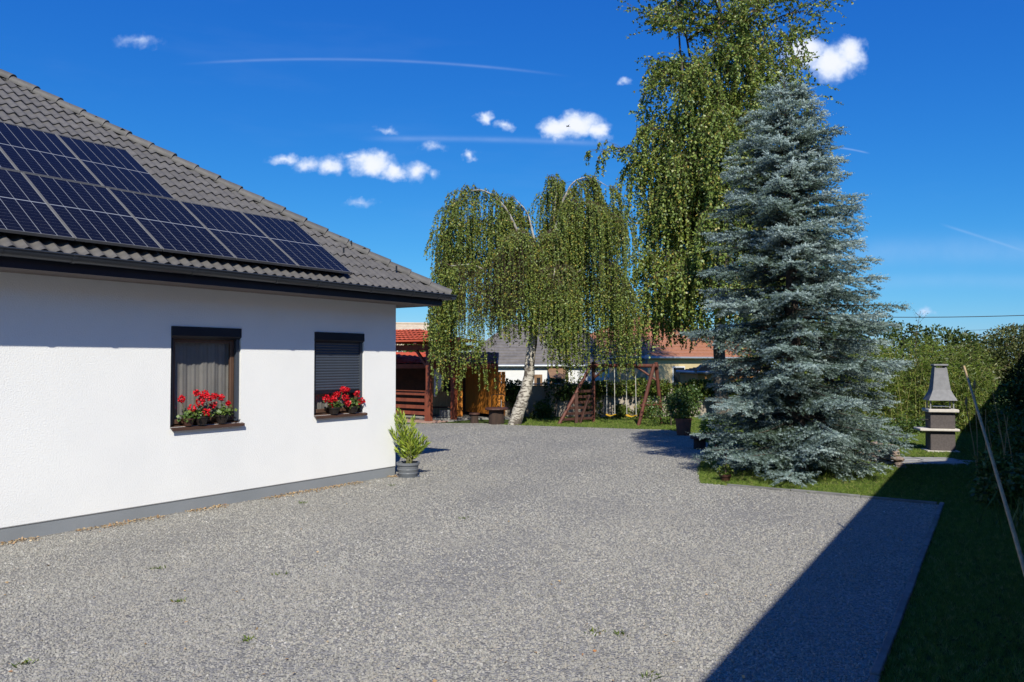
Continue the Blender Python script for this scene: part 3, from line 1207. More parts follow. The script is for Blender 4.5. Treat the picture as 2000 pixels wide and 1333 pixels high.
# ------------------------------------------------------------------ weeping birch
def weeping_birch():
    Y0 = 24.06
    base = at(1003, 705, Y0)
    base.z = 0
    T = Tree('weeping_birch', 'weeping birch with leaning white trunk at the back of the drive', 'tree', base, 7)
    rng = T.rng

    def q(px, py, dy):
        return np.array(at(px, py, Y0 + (dy * .45 if dy < 0 else dy)) - base)
    tr = [q(1003, 833, 0), q(1014, 800, 0), q(1027, 765, 0), q(1034, 735, 0), q(1036, 700, 0), q(1042, 655, 0), q(1047, 620, 0), q(1050, 590, 0), q(1049, 540, .05), q(1046, 500, .1)]
    tr[0][2] = -.1
    T.limb(tr, .215, .075, M_BARK, 12, 'trunk')
    limbs = [[(1048, 600, 0), (1020, 470, -.2), (985, 400, -.4), (950, 372, -.5), (915, 372, -.5), (888, 400, -.5)],
             [(1040, 540, 0), (975, 440, .6), (915, 425, 1.0), (875, 455, 1.2)],
             [(1042, 640, 0), (985, 560, -.6), (930, 515, -1.0), (880, 520, -1.2)],
             [(1045, 610, 0), (960, 510, .8), (905, 480, 1.5), (880, 500, 1.9)],
             [(1050, 600, 0), (1047, 480, .2), (1032, 415, .3), (1005, 388, .3)],
             [(1052, 590, 0), (1080, 470, 0), (1098, 392, -.1), (1118, 355, -.2), (1150, 343, -.3), (1188, 365, -.4)],
             [(1060, 560, 0), (1120, 430, .7), (1160, 388, 1.0), (1200, 420, 1.2)],
             [(1058, 570, 0), (1105, 430, -.9), (1140, 392, -1.3), (1188, 420, -1.6)],
             [(1058, 640, 0), (1090, 560, -.4), (1130, 528, -.7), (1175, 513, -.9), (1205, 523, -1.0), (1217, 560, -1.0)],
             [(1060, 640, 0), (1100, 570, .8), (1150, 540, 1.3), (1205, 555, 1.6)],
             [(1050, 600, 0), (1040, 490, -1.0), (1025, 450, -1.7), (1005, 470, -2.1)],
             [(1050, 600, 0), (1060, 470, 1.0), (1075, 430, 1.8), (1090, 450, 2.3)],
             [(1040, 650, 0), (975, 590, -.3), (905, 555, -.2), (866, 580, 0)],
             [(1052, 590, 0), (1075, 450, .3), (1088, 385, .4), (1085, 352, .5), (1070, 345, .5)],
             [(1052, 600, 0), (1075, 540, -1.2), (1085, 520, -2.0), (1080, 545, -2.4)],
             [(1048, 600, 0), (1035, 540, -.5), (1010, 495, -1.0), (982, 500, -1.3)],
             [(1048, 590, 0), (1055, 500, -.4), (1062, 455, -.8), (1078, 465, -1.0)],
             [(1045, 620, 0), (1018, 565, .4), (996, 545, .8), (975, 560, 1.0)]]
    for li, lb in enumerate(limbs):
        sm = T.limb([q(*p) for p in lb], .055, .009, M_TWIGPALE, 6)
        n = len(sm)
        narc = 17
        for a in range(narc):
            i = int(n * rng.uniform(.26, 1.0)) if a else n - 1
            i = min(i, n - 1)
            s = sm[i]
            out = s - np.array((.7, 0, 0))
            az = math.atan2(out[1], out[0]) + rng.normal() * 1.0
            reach = rng.uniform(.12, .75)
            rise = rng.uniform(.0, .28)
            arc = []
            for k in range(6):
                f = k / 5
                arc.append(s + np.array((math.cos(az) * reach * f, math.sin(az) * reach * f, rise * math.sin(f * 2.4) - .25 * f * f)))
            T.tw.tube(arc, list(np.linspace(.008, .004, 6)), 3, cap=False)
            xloc = arc[-1][0]
            if li in (8, 9):
                base_end = 1.35
            elif xloc < -.8:
                base_end = (1.0 if rng.random() < .45 else 2.0) if xloc < -1.0 else 2.8
            elif xloc < 1.0:
                base_end = 2.7
            else:
                base_end = 1.9
            lc = min(max(.8, rng.gamma(4.0, .58)), 3.8)
            for k in range(11):
                f = rng.uniform(.1, 1)
                st = arc[int(f * 5)] + rng.normal(size=3) * .05
                d0 = (math.cos(az) * .5 + rng.normal() * .3, math.sin(az) * .5 + rng.normal() * .3, .15)
                T.strand(st, d0, lc * rng.uniform(.55, 1.25), .021, .070, zmin=base_end + rng.uniform(-.3, .6), jit=.06, pull=.5)
    # leaves cut away at random so sunlight reaches the shed door and garden wall
    for i in range(len(T.P)):
        p_ = T.P[i] + np.array(base)
        k = (26.6 - p_[:, 1]) / .994
        xa, za = p_[:, 0] - .106 * k, p_[:, 2] - .848 * k
        keep = ~((k > 0) & (xa > -2.0) & (xa < .0) & (za > .1) & (za < 2.1) & (rng.random(len(p_)) < .78))
        k = (27.3 - p_[:, 1]) / .994
        xa, za = p_[:, 0] - .106 * k, p_[:, 2] - .848 * k
        keep &= ~((k > 0) & (xa >= .0) & (xa < 4.5) & (za > .1) & (za < 1.5) & (rng.random(len(p_)) < .45))
        T.P[i], T.D[i], T.L[i] = T.P[i][keep], T.D[i][keep], T.L[i][keep]
    T.finish(M_BIRCHLEAF, .62, M_TWIG)


weeping_birch()


# ------------------------------------------------------------------ tall birch
def tall_birch():
    Y0 = 26.5
    base = at(1408, 705, Y0)
    base.z = 0
    T = Tree('tall_birch', 'tall birch with hanging twigs rising behind the blue spruce', 'tree', base, 21)
    T.root.scale = (1.366, 1.366, 1.366)
    rng = T.rng
    tr = [(0, 0, -.1), (-.05, 0, 1.5), (.05, .05, 3.5), (-.08, 0, 5.5), (.05, 0, 7.5), (.0, .05, 9.5), (.12, 0, 13.0)]
    T.limb(tr, .17, .02, M_TALLBARK, 12, 'trunk')
    T.limb([(0, 0, 3.2), (.35, .1, 4.6), (.7, .1, 6.5), (1.0, 0, 8.6), (1.25, 0, 10.4)], .08, .012, M_TALLBARK, 8, 'trunk')
    T.limb([(-.05, 0, 4.2), (-.5, -.1, 5.8), (-.85, -.1, 7.6), (-1.0, 0, 9.6), (-1.1, 0, 11.0)], .07, .012, M_TALLBARK, 8, 'trunk')
    stems = [((0, 0), 2.6, 12.8, 0), ((.9, 0), 5.0, 11.2, .32), ((-.8, 0), 5.0, 12.0, -.3)]
    az = 0.0
    jobs = []
    for (ox, oy), z0, z1, lean in stems:
        n = 36 if lean == 0 else 24
        for i in range(n):
            f = (i + rng.uniform(-.3, .3)) / (n - 1)
            z = z0 + (z1 - z0) * max(0, min(1, f))
            x = ox * (0 if lean == 0 else (.35 + .95 * f))
            az += 2.4
            jobs.append((x, oy, z, az + rng.normal() * .25, (2.3 if lean == 0 else 1.8) * (1 - .48 * f) * rng.uniform(.75, 1.15), f))
    jobs = [(x, y, z, a, ln * (.80 if math.cos(a) < -.5 else 1.0), f) for (x, y, z, a, ln, f) in jobs]
    jobs.append((-.4, -.2, 6.0, math.pi * 1.02, 2.6, -1.0))
    jobs.append((-.1, -.2, 3.4, math.pi * 1.0, 1.9, .1))
    jobs.append((-.1, -.2, 3.0, math.pi * 1.25, 1.9, .1))
    for (x, y, z, a, ln, f) in jobs:
        up = .75 if z < 8 else 1.0
        pts = []
        for k in range(5):
            g = k / 4
            r = ln * g
            pts.append((x + math.cos(a) * r, y + math.sin(a) * r, z + ln * up * (g * .9 - .55 * g * g)))
        sm = T.limb(pts, .035 * (1 - .5 * max(f, 0)) + .008, .006, M_TWIG, 5)
        n = len(sm)
        for b in range(int(14 + 6 * (ln > 1.4))):
            s = sm[min(n - 1, int(n * rng.uniform(.22, 1.0)))] if b else sm[-1]
            a2 = a + rng.normal() * .9
            reach = rng.uniform(.1, .5)
            tip = s + np.array((math.cos(a2) * reach, math.sin(a2) * reach, rng.uniform(-.02, .25)))
            T.tw.tube([s, (s + tip) / 2 + np.array((0, 0, .04)), tip], [.007, .005, .003], 3, cap=False)
            top = rng.random() < np.interp(s[2], [6.0, 10.0], [0.0, 1.0])
            lc = rng.uniform(.35, 1.0) if top else min(2.6, max(.5, rng.gamma(4, .33)))
            if f < 0:
                lc *= .38
            for k in range(4 if top else 7):
                d0 = (math.cos(a2) * .6 + rng.normal() * .45, math.sin(a2) * .6 + rng.normal() * .45, rng.uniform(.1, .9) if top else .1)
                T.strand(tip if k else s, d0, lc * rng.uniform(.5, 1.2), .034 if top else .029, .076, zmin=1.55 + rng.uniform(-.1, .7), jit=.16 if top else .09,
                         pull=.22 if top else .45, hangd=.5 if top else .75)
    T.finish(M_TALLLEAF, .66, M_TWIG)


tall_birch()


# ------------------------------------------------------------------ blue spruce
def spruce():
    base = Vector((5.06, 13.62, 0))
    root = thing('blue_spruce', 'dense blue spruce with layered branches at the edge of the drive', 'tree', loc=base)
    rng = np.random.default_rng(5)
    H = 7.1
    lean = -.19
    MB().tube([(lean * k / 8, 0, -.1 + k * H / 8) for k in range(9)], [.17 * (1 - k / 8.6) + .006 for k in range(9)], 9).build('trunk', M_DARKBARK, root, smooth=60, fixn=False)
    zt = [0, .66, 1.58, 2.5, 3.43, 4.36, 5.29, 6.2, 6.67, 7.1]
    rt_ = [1.66, 1.72, 1.74, 1.68, 1.52, 1.34, 1.03, .68, .38, .05]
    S, D, L, TT = [], [], [], []
    bm_ = MB()

    def shoot(p, d, l, tint):
        S.append(p)
        D.append(d)
        L.append(l)
        TT.append(tint)
    def bough(za, az, Rl, t, s_from, step):
        dirh = np.array((math.cos(az), math.sin(az), 0))
        sid = np.array((-math.sin(az), math.cos(az), 0))
        droop = (.30 if za > .8 else .05) * (1 - t) - .5 * t * t
        K = max(5, int(Rl / .09))
        wv = rng.normal() * .06
        br = []
        for k in range(K + 1):
            g = k / K
            br.append(np.array((lean * za / H, 0, za)) + dirh * Rl * g + sid * wv * math.sin(3 * g) + np.array((0, 0, -droop * Rl * (g * 1.15 - .55 * g * g) + .02)))
        br = np.array(br)
        br[:, 2] = np.maximum(br[:, 2], .09)
        bb = br[::2] if K > 6 else br
        bm_.tube(bb, list(np.linspace(.020 * (1 - .6 * t) + .004, .004, len(bb))), 4, cap=False)
        btint = rng.normal() * .12
        s = s_from * Rl
        while s < Rl:
            g = s / Rl * K
            i = min(int(g), K - 1)
            p = br[i] + (br[i + 1] - br[i]) * (g - i)
            bd = unit(br[i + 1] - br[i])
            inner = s / Rl
            for sg in (1, -1):
                lt = min(.56, .52 * (Rl - s) + .13) * rng.uniform(.65, 1.15)
                ang = rng.uniform(.65, 1.1)
                td = unit(bd * math.cos(ang) + sid * sg * math.sin(ang) + np.array((0, 0, rng.uniform(-.55, .10))))
                n = max(2, int(lt / .054))
                for k in range(n):
                    qq = p + td * (lt * (k + .6) / n) + np.array((0, 0, -.10 * (lt * k / n) ** 1.2))
                    sv = unit(np.cross(td, (0, 0, 1.0)))
                    for s2 in (1, -1):
                        a2 = rng.uniform(.5, .95) * s2
                        dd = td * math.cos(a2) + sv * math.sin(a2) + np.array((0, 0, rng.uniform(-.3, .5)))
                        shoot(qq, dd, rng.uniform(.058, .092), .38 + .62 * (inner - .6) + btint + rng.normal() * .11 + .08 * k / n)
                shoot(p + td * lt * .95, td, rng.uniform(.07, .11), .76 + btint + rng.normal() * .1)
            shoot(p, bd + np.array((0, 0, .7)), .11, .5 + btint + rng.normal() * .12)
            s += step
        e = unit(br[-1] - br[-2])
        shoot(br[-1], e + np.array((0, 0, .12)), rng.uniform(.14, .26), .8 + btint)
        for sg in (.45, -.45):
            shoot(br[-1] - (br[-1] - br[-2]) * .3, e + sid * sg, .13, .8 + btint)

    # boughs set spirally, so that pads of foliage overlap unevenly
    z, az = .16, 0.0
    while z < 6.85:
        Rz = np.interp(z, zt, rt_) * 1.03
        t = z / H
        az += 2.39996 + rng.normal() * .22
        bough(max(.12, z - .085 * math.sin(2 * math.pi * z / .52 + .9 * math.sin(2 * az))) + rng.normal() * .02, az, Rz * rng.uniform(.78, 1.10), t, .34, .075)
        z += .039 - .011 * t
    for k in range(210):
        z = rng.uniform(.3, 6.3)
        bough(z, rng.uniform(0, 6.28), np.interp(z, zt, rt_) * rng.uniform(.34, .60), z / H, .2, .11)
    for k in range(14):
        shoot(np.array((lean, 0, 6.55 + .045 * k)), np.array((rng.normal() * .35, rng.normal() * .35, .8)), .15, .6)
    shoot(np.array((lean, 0, 7.05)), np.array((-.06, 0, 1.0)), .34, .6)
    shoot(np.array((lean, 0, 7.25)), np.array((-.06, 0, 1.0)), .22, .6)
    for a in range(5):
        shoot(np.array((lean, 0, 6.98)), np.array((math.cos(a * 1.26), math.sin(a * 1.26), .75)), .24, .65)
    bm_.build('branches', M_DARKBARK, root, fixn=False)
    S, L, TT = np.array(S), np.array(L), np.array(TT)
    D = unit(np.array(D))
    n = len(S)
    NN = 11
    A = unit(np.cross(D, (0.3, .2, .93)))
    B = np.cross(D, A)
    gold = 2.39996
    Vs, Fs = [], []
    ph = rng.uniform(0, 6.28, n)
    for k in range(NN):
        tpos = (k + .3) / NN
        an = ph + k * gold
        rad = A * np.cos(an)[:, None] + B * np.sin(an)[:, None]
        tang = np.cross(D, rad)
        b0 = S + D * (L * tpos * .92)[:, None]
        nl = (.021 + .005 * rng.random(n))[:, None]
        tip = b0 + rad * nl * .90 + D * nl * .42
        w_ = tang * .0072
        Vs.append(np.stack([b0 - w_, b0 + w_, tip], 1))
    V = np.stack(Vs, 1).reshape(-1, 3)
    F = np.arange(len(V)).reshape(-1, 3)
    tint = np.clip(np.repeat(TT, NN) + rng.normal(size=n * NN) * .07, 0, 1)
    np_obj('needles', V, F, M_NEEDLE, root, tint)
    print('spruce shoots', n)


spruce()


# ------------------------------------------------------------------ leafy masses
def blob_points(rng, c, r, n, shell=.55):
    v = unit(rng.normal(size=(n, 3)))
    lump = 1 + .16 * np.sin(v[:, :1] * 7 + c[0]) * np.sin(v[:, 1:2] * 6 + c[1] * 2) + .10 * np.sin(v[:, 2:] * 9 + c[2])
    k = shell + (1 - shell) * rng.random((n, 1)) ** .6
    return np.asarray(c) + v * np.asarray(r) * lump * k, v


def bush(name, label, cat, loc, clumps, n, leaf, ratio, lm, seed, stem=None, group=None, droop=.2, part='foliage', zmin=.02):
    root = thing(name, label, cat, loc=loc, group=group)
    rng = np.random.default_rng(seed)
    vol = np.array([c[1][0] * c[1][1] + c[1][0] * c[1][2] for c in clumps])
    P, D = [], []
    for (c, r), k in zip(clumps, (vol / vol.sum() * n).astype(int)):
        p, v = blob_points(rng, c, r, k)
        d = v * .5 + rng.normal(size=p.shape) * .6 + np.array((0, 0, -droop))
        P.append(p)
        D.append(d)
    P, D = np.concatenate(P), np.concatenate(D)
    ok = P[:, 2] > zmin
    P, D = P[ok], D[ok]
    L = leaf * rng.uniform(.6, 1.25, len(P))
    leaves(part, P, D, L, L * ratio, lm, root, rng)
    if stem:
        for st in stem:
            MB().tube(st[0], st[1], 7).build(st[2] if len(st) > 2 else 'stem', M_DARKBARK, root, smooth=60, fixn=False)
    return root


def clump_set(rng, w, d, h, n, z0=.25, rmin=.35, rmax=.6):
    out = []
    for k in range(n):
        r = rng.uniform(rmin, rmax)
        z = rng.uniform(z0, 1.0) * (h - r * .8)
        out.append(((rng.uniform(-w, w) * .5, rng.uniform(-d, d) * .5, max(z, r * .5)), (r, r * rng.uniform(.8, 1.1), r * rng.uniform(.7, 1.0))))
    return out


def tree(name, label, loc, h, w, n, leaf, lm, seed, group=None, trunk_h=.35, nc=14):
    rng = random.Random(seed)
    cl = []
    for k in range(nc):
        a = rng.uniform(0, 6.28)
        f = (k + .5) / nc
        rr = w * .5 * math.sin(min(1, .25 + f * .9) * math.pi * .86) ** .7
        r = w * rng.uniform(.17, .27)
        cl.append(((math.cos(a) * rr * .75, math.sin(a) * rr * .75, h * (trunk_h + (1 - trunk_h) * f) - r * .4), (r, r, r * .8)))
    st = [([(0, 0, -1.0), (.05, 0, h * .4), (0, 0, h * .85)], [.14, .09, .02], 'trunk')]
    for c, r in cl[::3]:
        st.append(([(0, 0, h * .35), (c[0] * .5, c[1] * .5, (h * .35 + c[2]) * .52), c], [.05, .035, .01], 'limb'))
    return bush(name, label, 'tree', loc, cl, n, leaf, .6, lm, seed, stem=st, group=group, part='crown', zmin=-.5)


# back garden wall with climbing greenery
rw = random.Random(9)
M_GWALL = plaster('old_garden_wall_render', (.40, .345, .285), (.27, .235, .20), bump=.6, bscale=14, bdist=.03)
gw = thing('garden_wall', 'weathered beige rendered garden wall behind the swing set', 'wall')
xs_ = [-.3, 1.4, 3.1, 4.8, 6.5, 8.2, 9.9, 11.6]
for a, b in zip(xs_[:-1], xs_[1:]):
    MB().bx(a + .01, b - .01, 27.3, 27.48, -.1, 1.12 + rw.uniform(-.02, .02)).build('wall_panel', M_GWALL, gw, bevel=.012)
for a in xs_[1:-1]:
    MB().bx(a - .1, a + .1, 27.2, 27.29, -.1, 1.18).build('pier', M_GWALL, gw, bevel=.012)
MB().bx(-.3, 11.6, 27.25, 27.53, 1.145, 1.19).build('coping', M_CONC, gw, bevel=.01)
rng_ = np.random.default_rng(31)
for (x0, x1, nn, lm, lab, zb, sd_) in ((2.3, 5.2, 34, M_VINE, 'green and reddish vine over the garden wall behind the yellow swing seats', .9, 1),
                                      (8.2, 11.6, 40, M_VINE, 'thick green vine on the garden wall hidden behind the spruce', .6, 5),
                                      (5.0, 8.4, 40, M_VINE, 'thick green vine on the garden wall beside the swing A-frame', .75, 2),
                                      (-.25, .45, 8, M_IVY, 'ivy climbing the garden wall beside the orange door', .35, 3),
                                      (1.3, 2.2, 9, M_IVY, 'ivy hanging over the garden wall behind the climbing ladder', .75, 4)):
    cl = []
    for k in range(nn):
        x = rng_.uniform(x0, x1)
        cl.append(((x - x0, rng_.uniform(-.25, .15), rng_.uniform(zb, 1.16)), (rng_.uniform(.2, .36), .22, rng_.uniform(.14, .26))))
    for k in range(nn // 7):
        x = rng_.uniform(x0, x1)
        cl.append(((x - x0, -.14, rng_.uniform(.3, .9)), (rng_.uniform(.10, .2), .10, rng_.uniform(.25, .45))))
    bush('climbing_vine', lab, 'vine', (x0, 27.3, 0), cl, int(230 * len(cl)), .085, .8, lm, 40 + sd_,
         stem=[([(.2, -.1, 0), (.3, -.12, .6), (.5, -.05, 1.25)], [.025, .02, .012])])
# small plants at the foot of the wall
for k, (px, dep, h, lab) in enumerate(((1215, 26.6, .5, 'small leafy plant at the wall foot under the swings'), (1265, 26.3, .65, 'bushy plant at the wall foot between the swing legs'),
                                       (1310, 23.6, .95, 'dark round shrub beside the swing A-frame'), (1060, 26.7, .6, 'low plant in front of the wall right of the birch trunk'))):
    p_ = at(px, 705, dep)
    bush('garden_plant', lab, 'plant', (p_.x, p_.y, 0), clump_set(random.Random(k), h * 1.1, h * .8, h, 8, rmin=h * .22, rmax=h * .38), 1700, .075, .6, M_IVY if k == 2 else M_VINE, 60 + k,
         stem=[([(0, 0, 0), (0, 0, h * .6)], [.02, .008])])

# bamboo at the far right corner
M_CULM = mat('bamboo_culm', (.20, .22, .06), (.27, .24, .09), rough=.5, scale=6)


def bamboo(loc, n, h, w, seed, label):
    T = Tree('bamboo_clump', label, 'bamboo', loc, seed, 'bamboo along the back of the garden')
    rng = T.rng
    cm_ = MB()
    for k in range(n):
        x, y = rng.uniform(-w, w) * .5, rng.uniform(-.5, .5)
        a = rng.uniform(0, 6.28)
        hh = h * rng.uniform(.65, 1.08)
        bend = rng.uniform(.25, .95)
        pts = []
        for i in range(9):
            g = i / 8
            pts.append(np.array((x + math.cos(a) * bend * g ** 2.2, y + math.sin(a) * bend * g ** 2.2, hh * (g - .12 * g ** 3))))
        cm_.tube(pts, list(np.linspace(.012, .003, 9)), 5, cap=False)
        for b in range(46):
            f = rng.uniform(.03, 1) * 8
            i = min(int(f), 7)
            p0 = pts[i] + (pts[i + 1] - pts[i]) * (f - i)
            a2 = rng.uniform(0, 6.28)
            T.strand(p0, (math.cos(a2), math.sin(a2), .5), rng.uniform(.15, .42), .034, .115, pull=.18, hangd=.45, jit=.2, r0=.002)
    T.tw.add(cm_.v, cm_.f)
    T.finish(M_BAMBOO, .17, M_CULM, crown='foliage')


for k, (px, dep, n, h, w_, lab) in enumerate(((1705, 22.4, 20, 2.7, 1.3, 'bright green bamboo clump rising beside the spruce'), (1765, 22.0, 26, 2.9, 1.5, 'tall bamboo clump left of the barbecue hood'),
                                             (1832, 22.3, 26, 2.75, 1.5, 'bamboo clump directly behind the barbecue'), (1890, 22.0, 20, 2.55, 1.2, 'arching bamboo clump between barbecue and ivy hedge'))):
    p_ = at(px, 705, dep)
    bamboo((p_.x, p_.y, 0), n, h, w_, 80 + k, lab)

# ivy hedge on the right and the shrubs above it
cl = []
rr_ = random.Random(4)
for k in range(70):
    cl.append(((rr_.uniform(0, 6.5), rr_.uniform(0, .4), rr_.uniform(.05, 1.25)), (rr_.uniform(.25, .42), .3, rr_.uniform(.2, .34))))
p_ = at(1868, 705, 22.9)
bush('ivy_hedge', 'dark glossy ivy hedge at the end of the shaded lawn', 'hedge', (p_.x, p_.y, 0), cl, 13000, .085, .85, M_IVY, 90,
     stem=[([(1, .2, 0), (1.1, .2, 1.2)], [.04, .02]), ([(3.5, .2, 0), (3.4, .2, 1.2)], [.04, .02])])
for k, (px, dep, h, w_, lm, lab) in enumerate(((1925, 24.2, 3.2, 2.2, M_OLIVE, 'olive green shrub rising behind the ivy hedge'), (1985, 24.6, 3.35, 2.4, M_OLIVE, 'brownish green shrub at the right end behind the ivy hedge'),
                                               (2075, 24.5, 3.2, 2.6, M_OLIVE, 'shrub past the right end of the ivy hedge'), (1735, 25.0, 2.6, 2.4, M_VINE, 'yellow green shrub behind the bamboo next to the spruce'),
                                               (1640, 25.4, 2.5, 2.4, M_VINE, 'green shrub behind the spruce near the garden wall end'), (1560, 25.8, 2.3, 2.2, M_OLIVE, 'olive shrub behind the spruce before the garden wall'))):
    p_ = at(px, 705, dep)
    bush('tall_shrub', lab, 'shrub', (p_.x, p_.y, 0), clump_set(random.Random(20 + k), w_, 1.2, h, 16, z0=.35, rmin=.4, rmax=.62), 6500, .10, .5, lm, 95 + k,
         stem=[([(0, 0, 0), (.1, 0, h * .7)], [.05, .02]), ([(.2, 0, 0), (-.3, 0, h * .6)], [.04, .02])], group='shrubs behind the hedge')
bush('low_hedge', 'low clipped hedge strip in front of the bamboo', 'hedge', (at(1700, 705, 21.2).x, 21.2, 0),
     [((k * .17, rr_.uniform(-.1, .1), .2), (.2, .22, .22)) for k in range(14)], 3200, .06, .7, M_IVY, 99, stem=[([(1, 0, 0), (1, 0, .3)], [.02, .01])])

# trees beyond the garden
for k, (px, dep, ztop, w_, lm, lab) in enumerate(((1860, 37, 3.6, 3.0, M_FAR, 'round green tree seen above the bamboo tops'), (1905, 40, 3.3, 3.2, M_FAR, 'dark tree beyond the ivy hedge by the wires'),
                                                  (1265, 50, 6.2, 6.5, M_VINE, 'light green tree behind the red tiled yellow house'), (1320, 47, 5.0, 5.0, M_FAR, 'dark tree behind the yellow house on the birch side'),
                                                  (815, 40, 3.5, 3.6, M_FAR, 'dark tree behind the red pergola roof'), (865, 42, 3.5, 4.0, M_VINE, 'bright green bush tree behind the shed roof'),
                                                  (760, 42, 3.2, 4.0, M_OLIVE, 'grey green tree behind the pergola near the house wall'), (1760, 44, 4.3, 4.0, M_FAR, 'far tree between spruce and bamboo'),
                                                  (1690, 42, 3.9, 5.0, M_FAR, 'far tree hidden partly by the spruce boughs'), (1600, 44, 4.6, 5.5, M_FAR, 'far tree behind the lower spruce boughs'),
                                                  (1500, 46, 4.8, 5.5, M_VINE, 'light far tree behind the spruce on the yellow house side'), (1985, 46, 3.9, 5.0, M_FAR, 'far tree behind the right end shrubs'), (2120, 44, 4.0, 5.5, M_FAR, 'far tree past the right end shrubs'))):
    p_ = at(px, 705, dep)
    tree('garden_tree', lab, (p_.x, p_.y, -.9), ztop + .9, w_, 4200, .19, lm, 120 + k, 'trees beyond the garden', trunk_h=.25)
# a thin twiggy sapling tip standing above the bamboo
T = Tree('sapling', 'thin feathery sapling tip rising above the bamboo into the sky', 'tree', at(1790, 705, 24.0) - Vector((0, 0, 2.0)), 140)
sm = T.limb([(0, 0, 0), (.05, 0, 1.5), (-.05, 0, 2.6), (.15, 0, 3.55)], .025, .004, M_TWIG, 5, 'trunk')
for k in range(26):
    i = int(len(sm) * T.rng.uniform(.6, 1.0)) - 1
    T.strand(sm[i], (T.rng.normal() * .6, T.rng.normal() * .5, .6), T.rng.uniform(.15, .45), .04, .05, pull=.12, hangd=.2, jit=.15, r0=.003)
T.finish(M_FAR, .45, M_TWIG)

# ------------------------------------------------------------------ neighbour's house on the right, whose eaves shade the lawn
M_NB = plaster('neighbour_render', (.46, .43, .38), (.38, .355, .32), bump=.4, bscale=30)
M_REDTILE = mat('red_clay_tile', (.42, .185, .10), (.33, .14, .075), rough=.75, scale=9, bump=.3, bscale=30, rand=.15)
MN = Matrix(((U2.x, R2.x, 0, 0), (U2.y, R2.y, 0, 0), (0, 0, 1, 0), (0, 0, 0, 1)))


def nb_house(name, label, w0, w1, r_e, z_e, depth, pitch):
    o = thing(name, label, 'house', Matrix(((U2.x, -R2.x, 0, 0), (U2.y, -R2.y, 0, 0), (0, 0, 1, 0), (0, 0, 0, 1))))
    # local: x along, y = -r
    wl = r_e + .4
    MB().bx(w0, w1, -(wl + depth), -wl, -.1, z_e - .02).build('wall', M_NB, o, fixn=False)
    rz = z_e + (.4 + depth / 2) * math.tan(R(pitch))
    th = .10
    for sgn in (0, 1):
        ya, yb = (-r_e, -(wl + depth / 2)) if sgn == 0 else (-(wl + depth + .4), -(wl + depth / 2))
        MB().slab([(w0 - .2, ya, z_e), (w1 + .2, ya, z_e), (w1 + .2, yb, rz), (w0 - .2, yb, rz)], (0, 0, th)).build('roof', M_REDTILE, o)
    g_ = MB()
    for x in (w0 + .001, w1 - .101):
        g_.slab([(x, -wl, z_e - .03), (x, -(wl + depth), z_e - .03), (x, -(wl + depth / 2), rz - .06)], (.1, 0, 0))
    g_.build('gable', M_NB, o)
    MB().tube([(w0 - .2, -r_e + .05, z_e + .02), (w1 + .2, -r_e + .05, z_e + .02)], .05, 8).build('gutter', M_ALU, o, smooth=60, fixn=False)
    return o


nb_house('neighbour_house', 'long beige neighbouring house with red roof beyond the shaded lawn', -9.0, 12.6, 1.62, 4.22, 7.0, 32)
nb_house('neighbour_annexe', 'lower beige annexe behind the end gable of the neighbouring house', 12.72, 30.0, 1.62, 3.28, 5.5, 28)

# ------------------------------------------------------------------ pergola
M_PBROWN = mat('red_brown_stained_wood', (.235, .062, .030), (.17, .045, .024), rough=.55, scale=5, stretch=(1, 1, .4), spec=.4)
M_DKWOOD = mat('dark_brown_wood', (.075, .030, .020), (.05, .022, .016), rough=.6, scale=6)
M_LOG = mat('stained_log', (.155, .052, .034), (.095, .035, .026), rough=.6, scale=7, stretch=(3, 3, .8), bump=.3, bscale=18)
M_ORANGE = mat('orange_stained_plank', (.50, .185, .022), (.40, .135, .018), rough=.55, scale=4, stretch=(6, 6, .5), rand=.22)
M_REDMETAL = mat('red_profiled_sheet', (.52, .105, .055), (.44, .085, .045), rough=.8, scale=2, spec=.12)
M_PAVER = mat('reddish_paver', (.40, .24, .18), (.33, .22, .18), rough=.85, scale=5, rand=.25, bump=.2)
M_YELLOW = mat('cream_plank', (.52, .40, .22), (.46, .35, .19), rough=.7, scale=4, stretch=(5, 5, .5), rand=.1)
M_WHITECLOTH = mat('white_cloth', (.72, .72, .72), (.64, .64, .65), rough=.9)
M_BLACK = mat('black_board', (.012, .011, .010), rough=.6)


def sheet_roof(L, W, row=.35, wave=.2):
    """profiled tile sheet: x along the eave 0..L, y up the slope 0..W"""
    nx = int(L / (wave / 4))
    nr = max(1, int(round(W / row)))
    V, F = [], []
    for r_ in range(nr):
        for (yy, dz) in ((r_ * W / nr, .018), ((r_ + 1) * W / nr, 0.0)):
            for i in range(nx + 1):
                x = L * i / nx
                V.append((x, yy, .016 * math.cos(2 * math.pi * x / wave) + dz))
        b = r_ * 2 * (nx + 1)
        for i in range(nx):
            F.append((b + i, b + i + 1, b + nx + 2 + i, b + nx + 1 + i))
            if r_ > 0:
                a = b - (nx + 1)
                F.append((a + i, a + i + 1, b + i + 1, b + i))
    m = MB()
    m.v, m.f = V, F
    return m


P0 = ground(838, 825)
MP = Matrix.Translation(P0) @ Matrix.Rotation(math.atan2(-HE.y, -HE.x), 4, 'Z')      # x runs left along the rail, y towards the camera
MPX = Matrix(((-HE.x, HD.x, 0, P0.x), (-HE.y, HD.y, 0, P0.y), (0, 0, 1, 0), (0, 0, 0, 1)))   # mirrored frame avoided below
perg = thing('pergola', 'red brown timber pergola with red tiled roof and boarded rail', 'pergola', Matrix(((HE.x, HD.x, 0, P0.x), (HE.y, HD.y, 0, P0.y), (0, 0, 1, 0), (0, 0, 0, 1))))
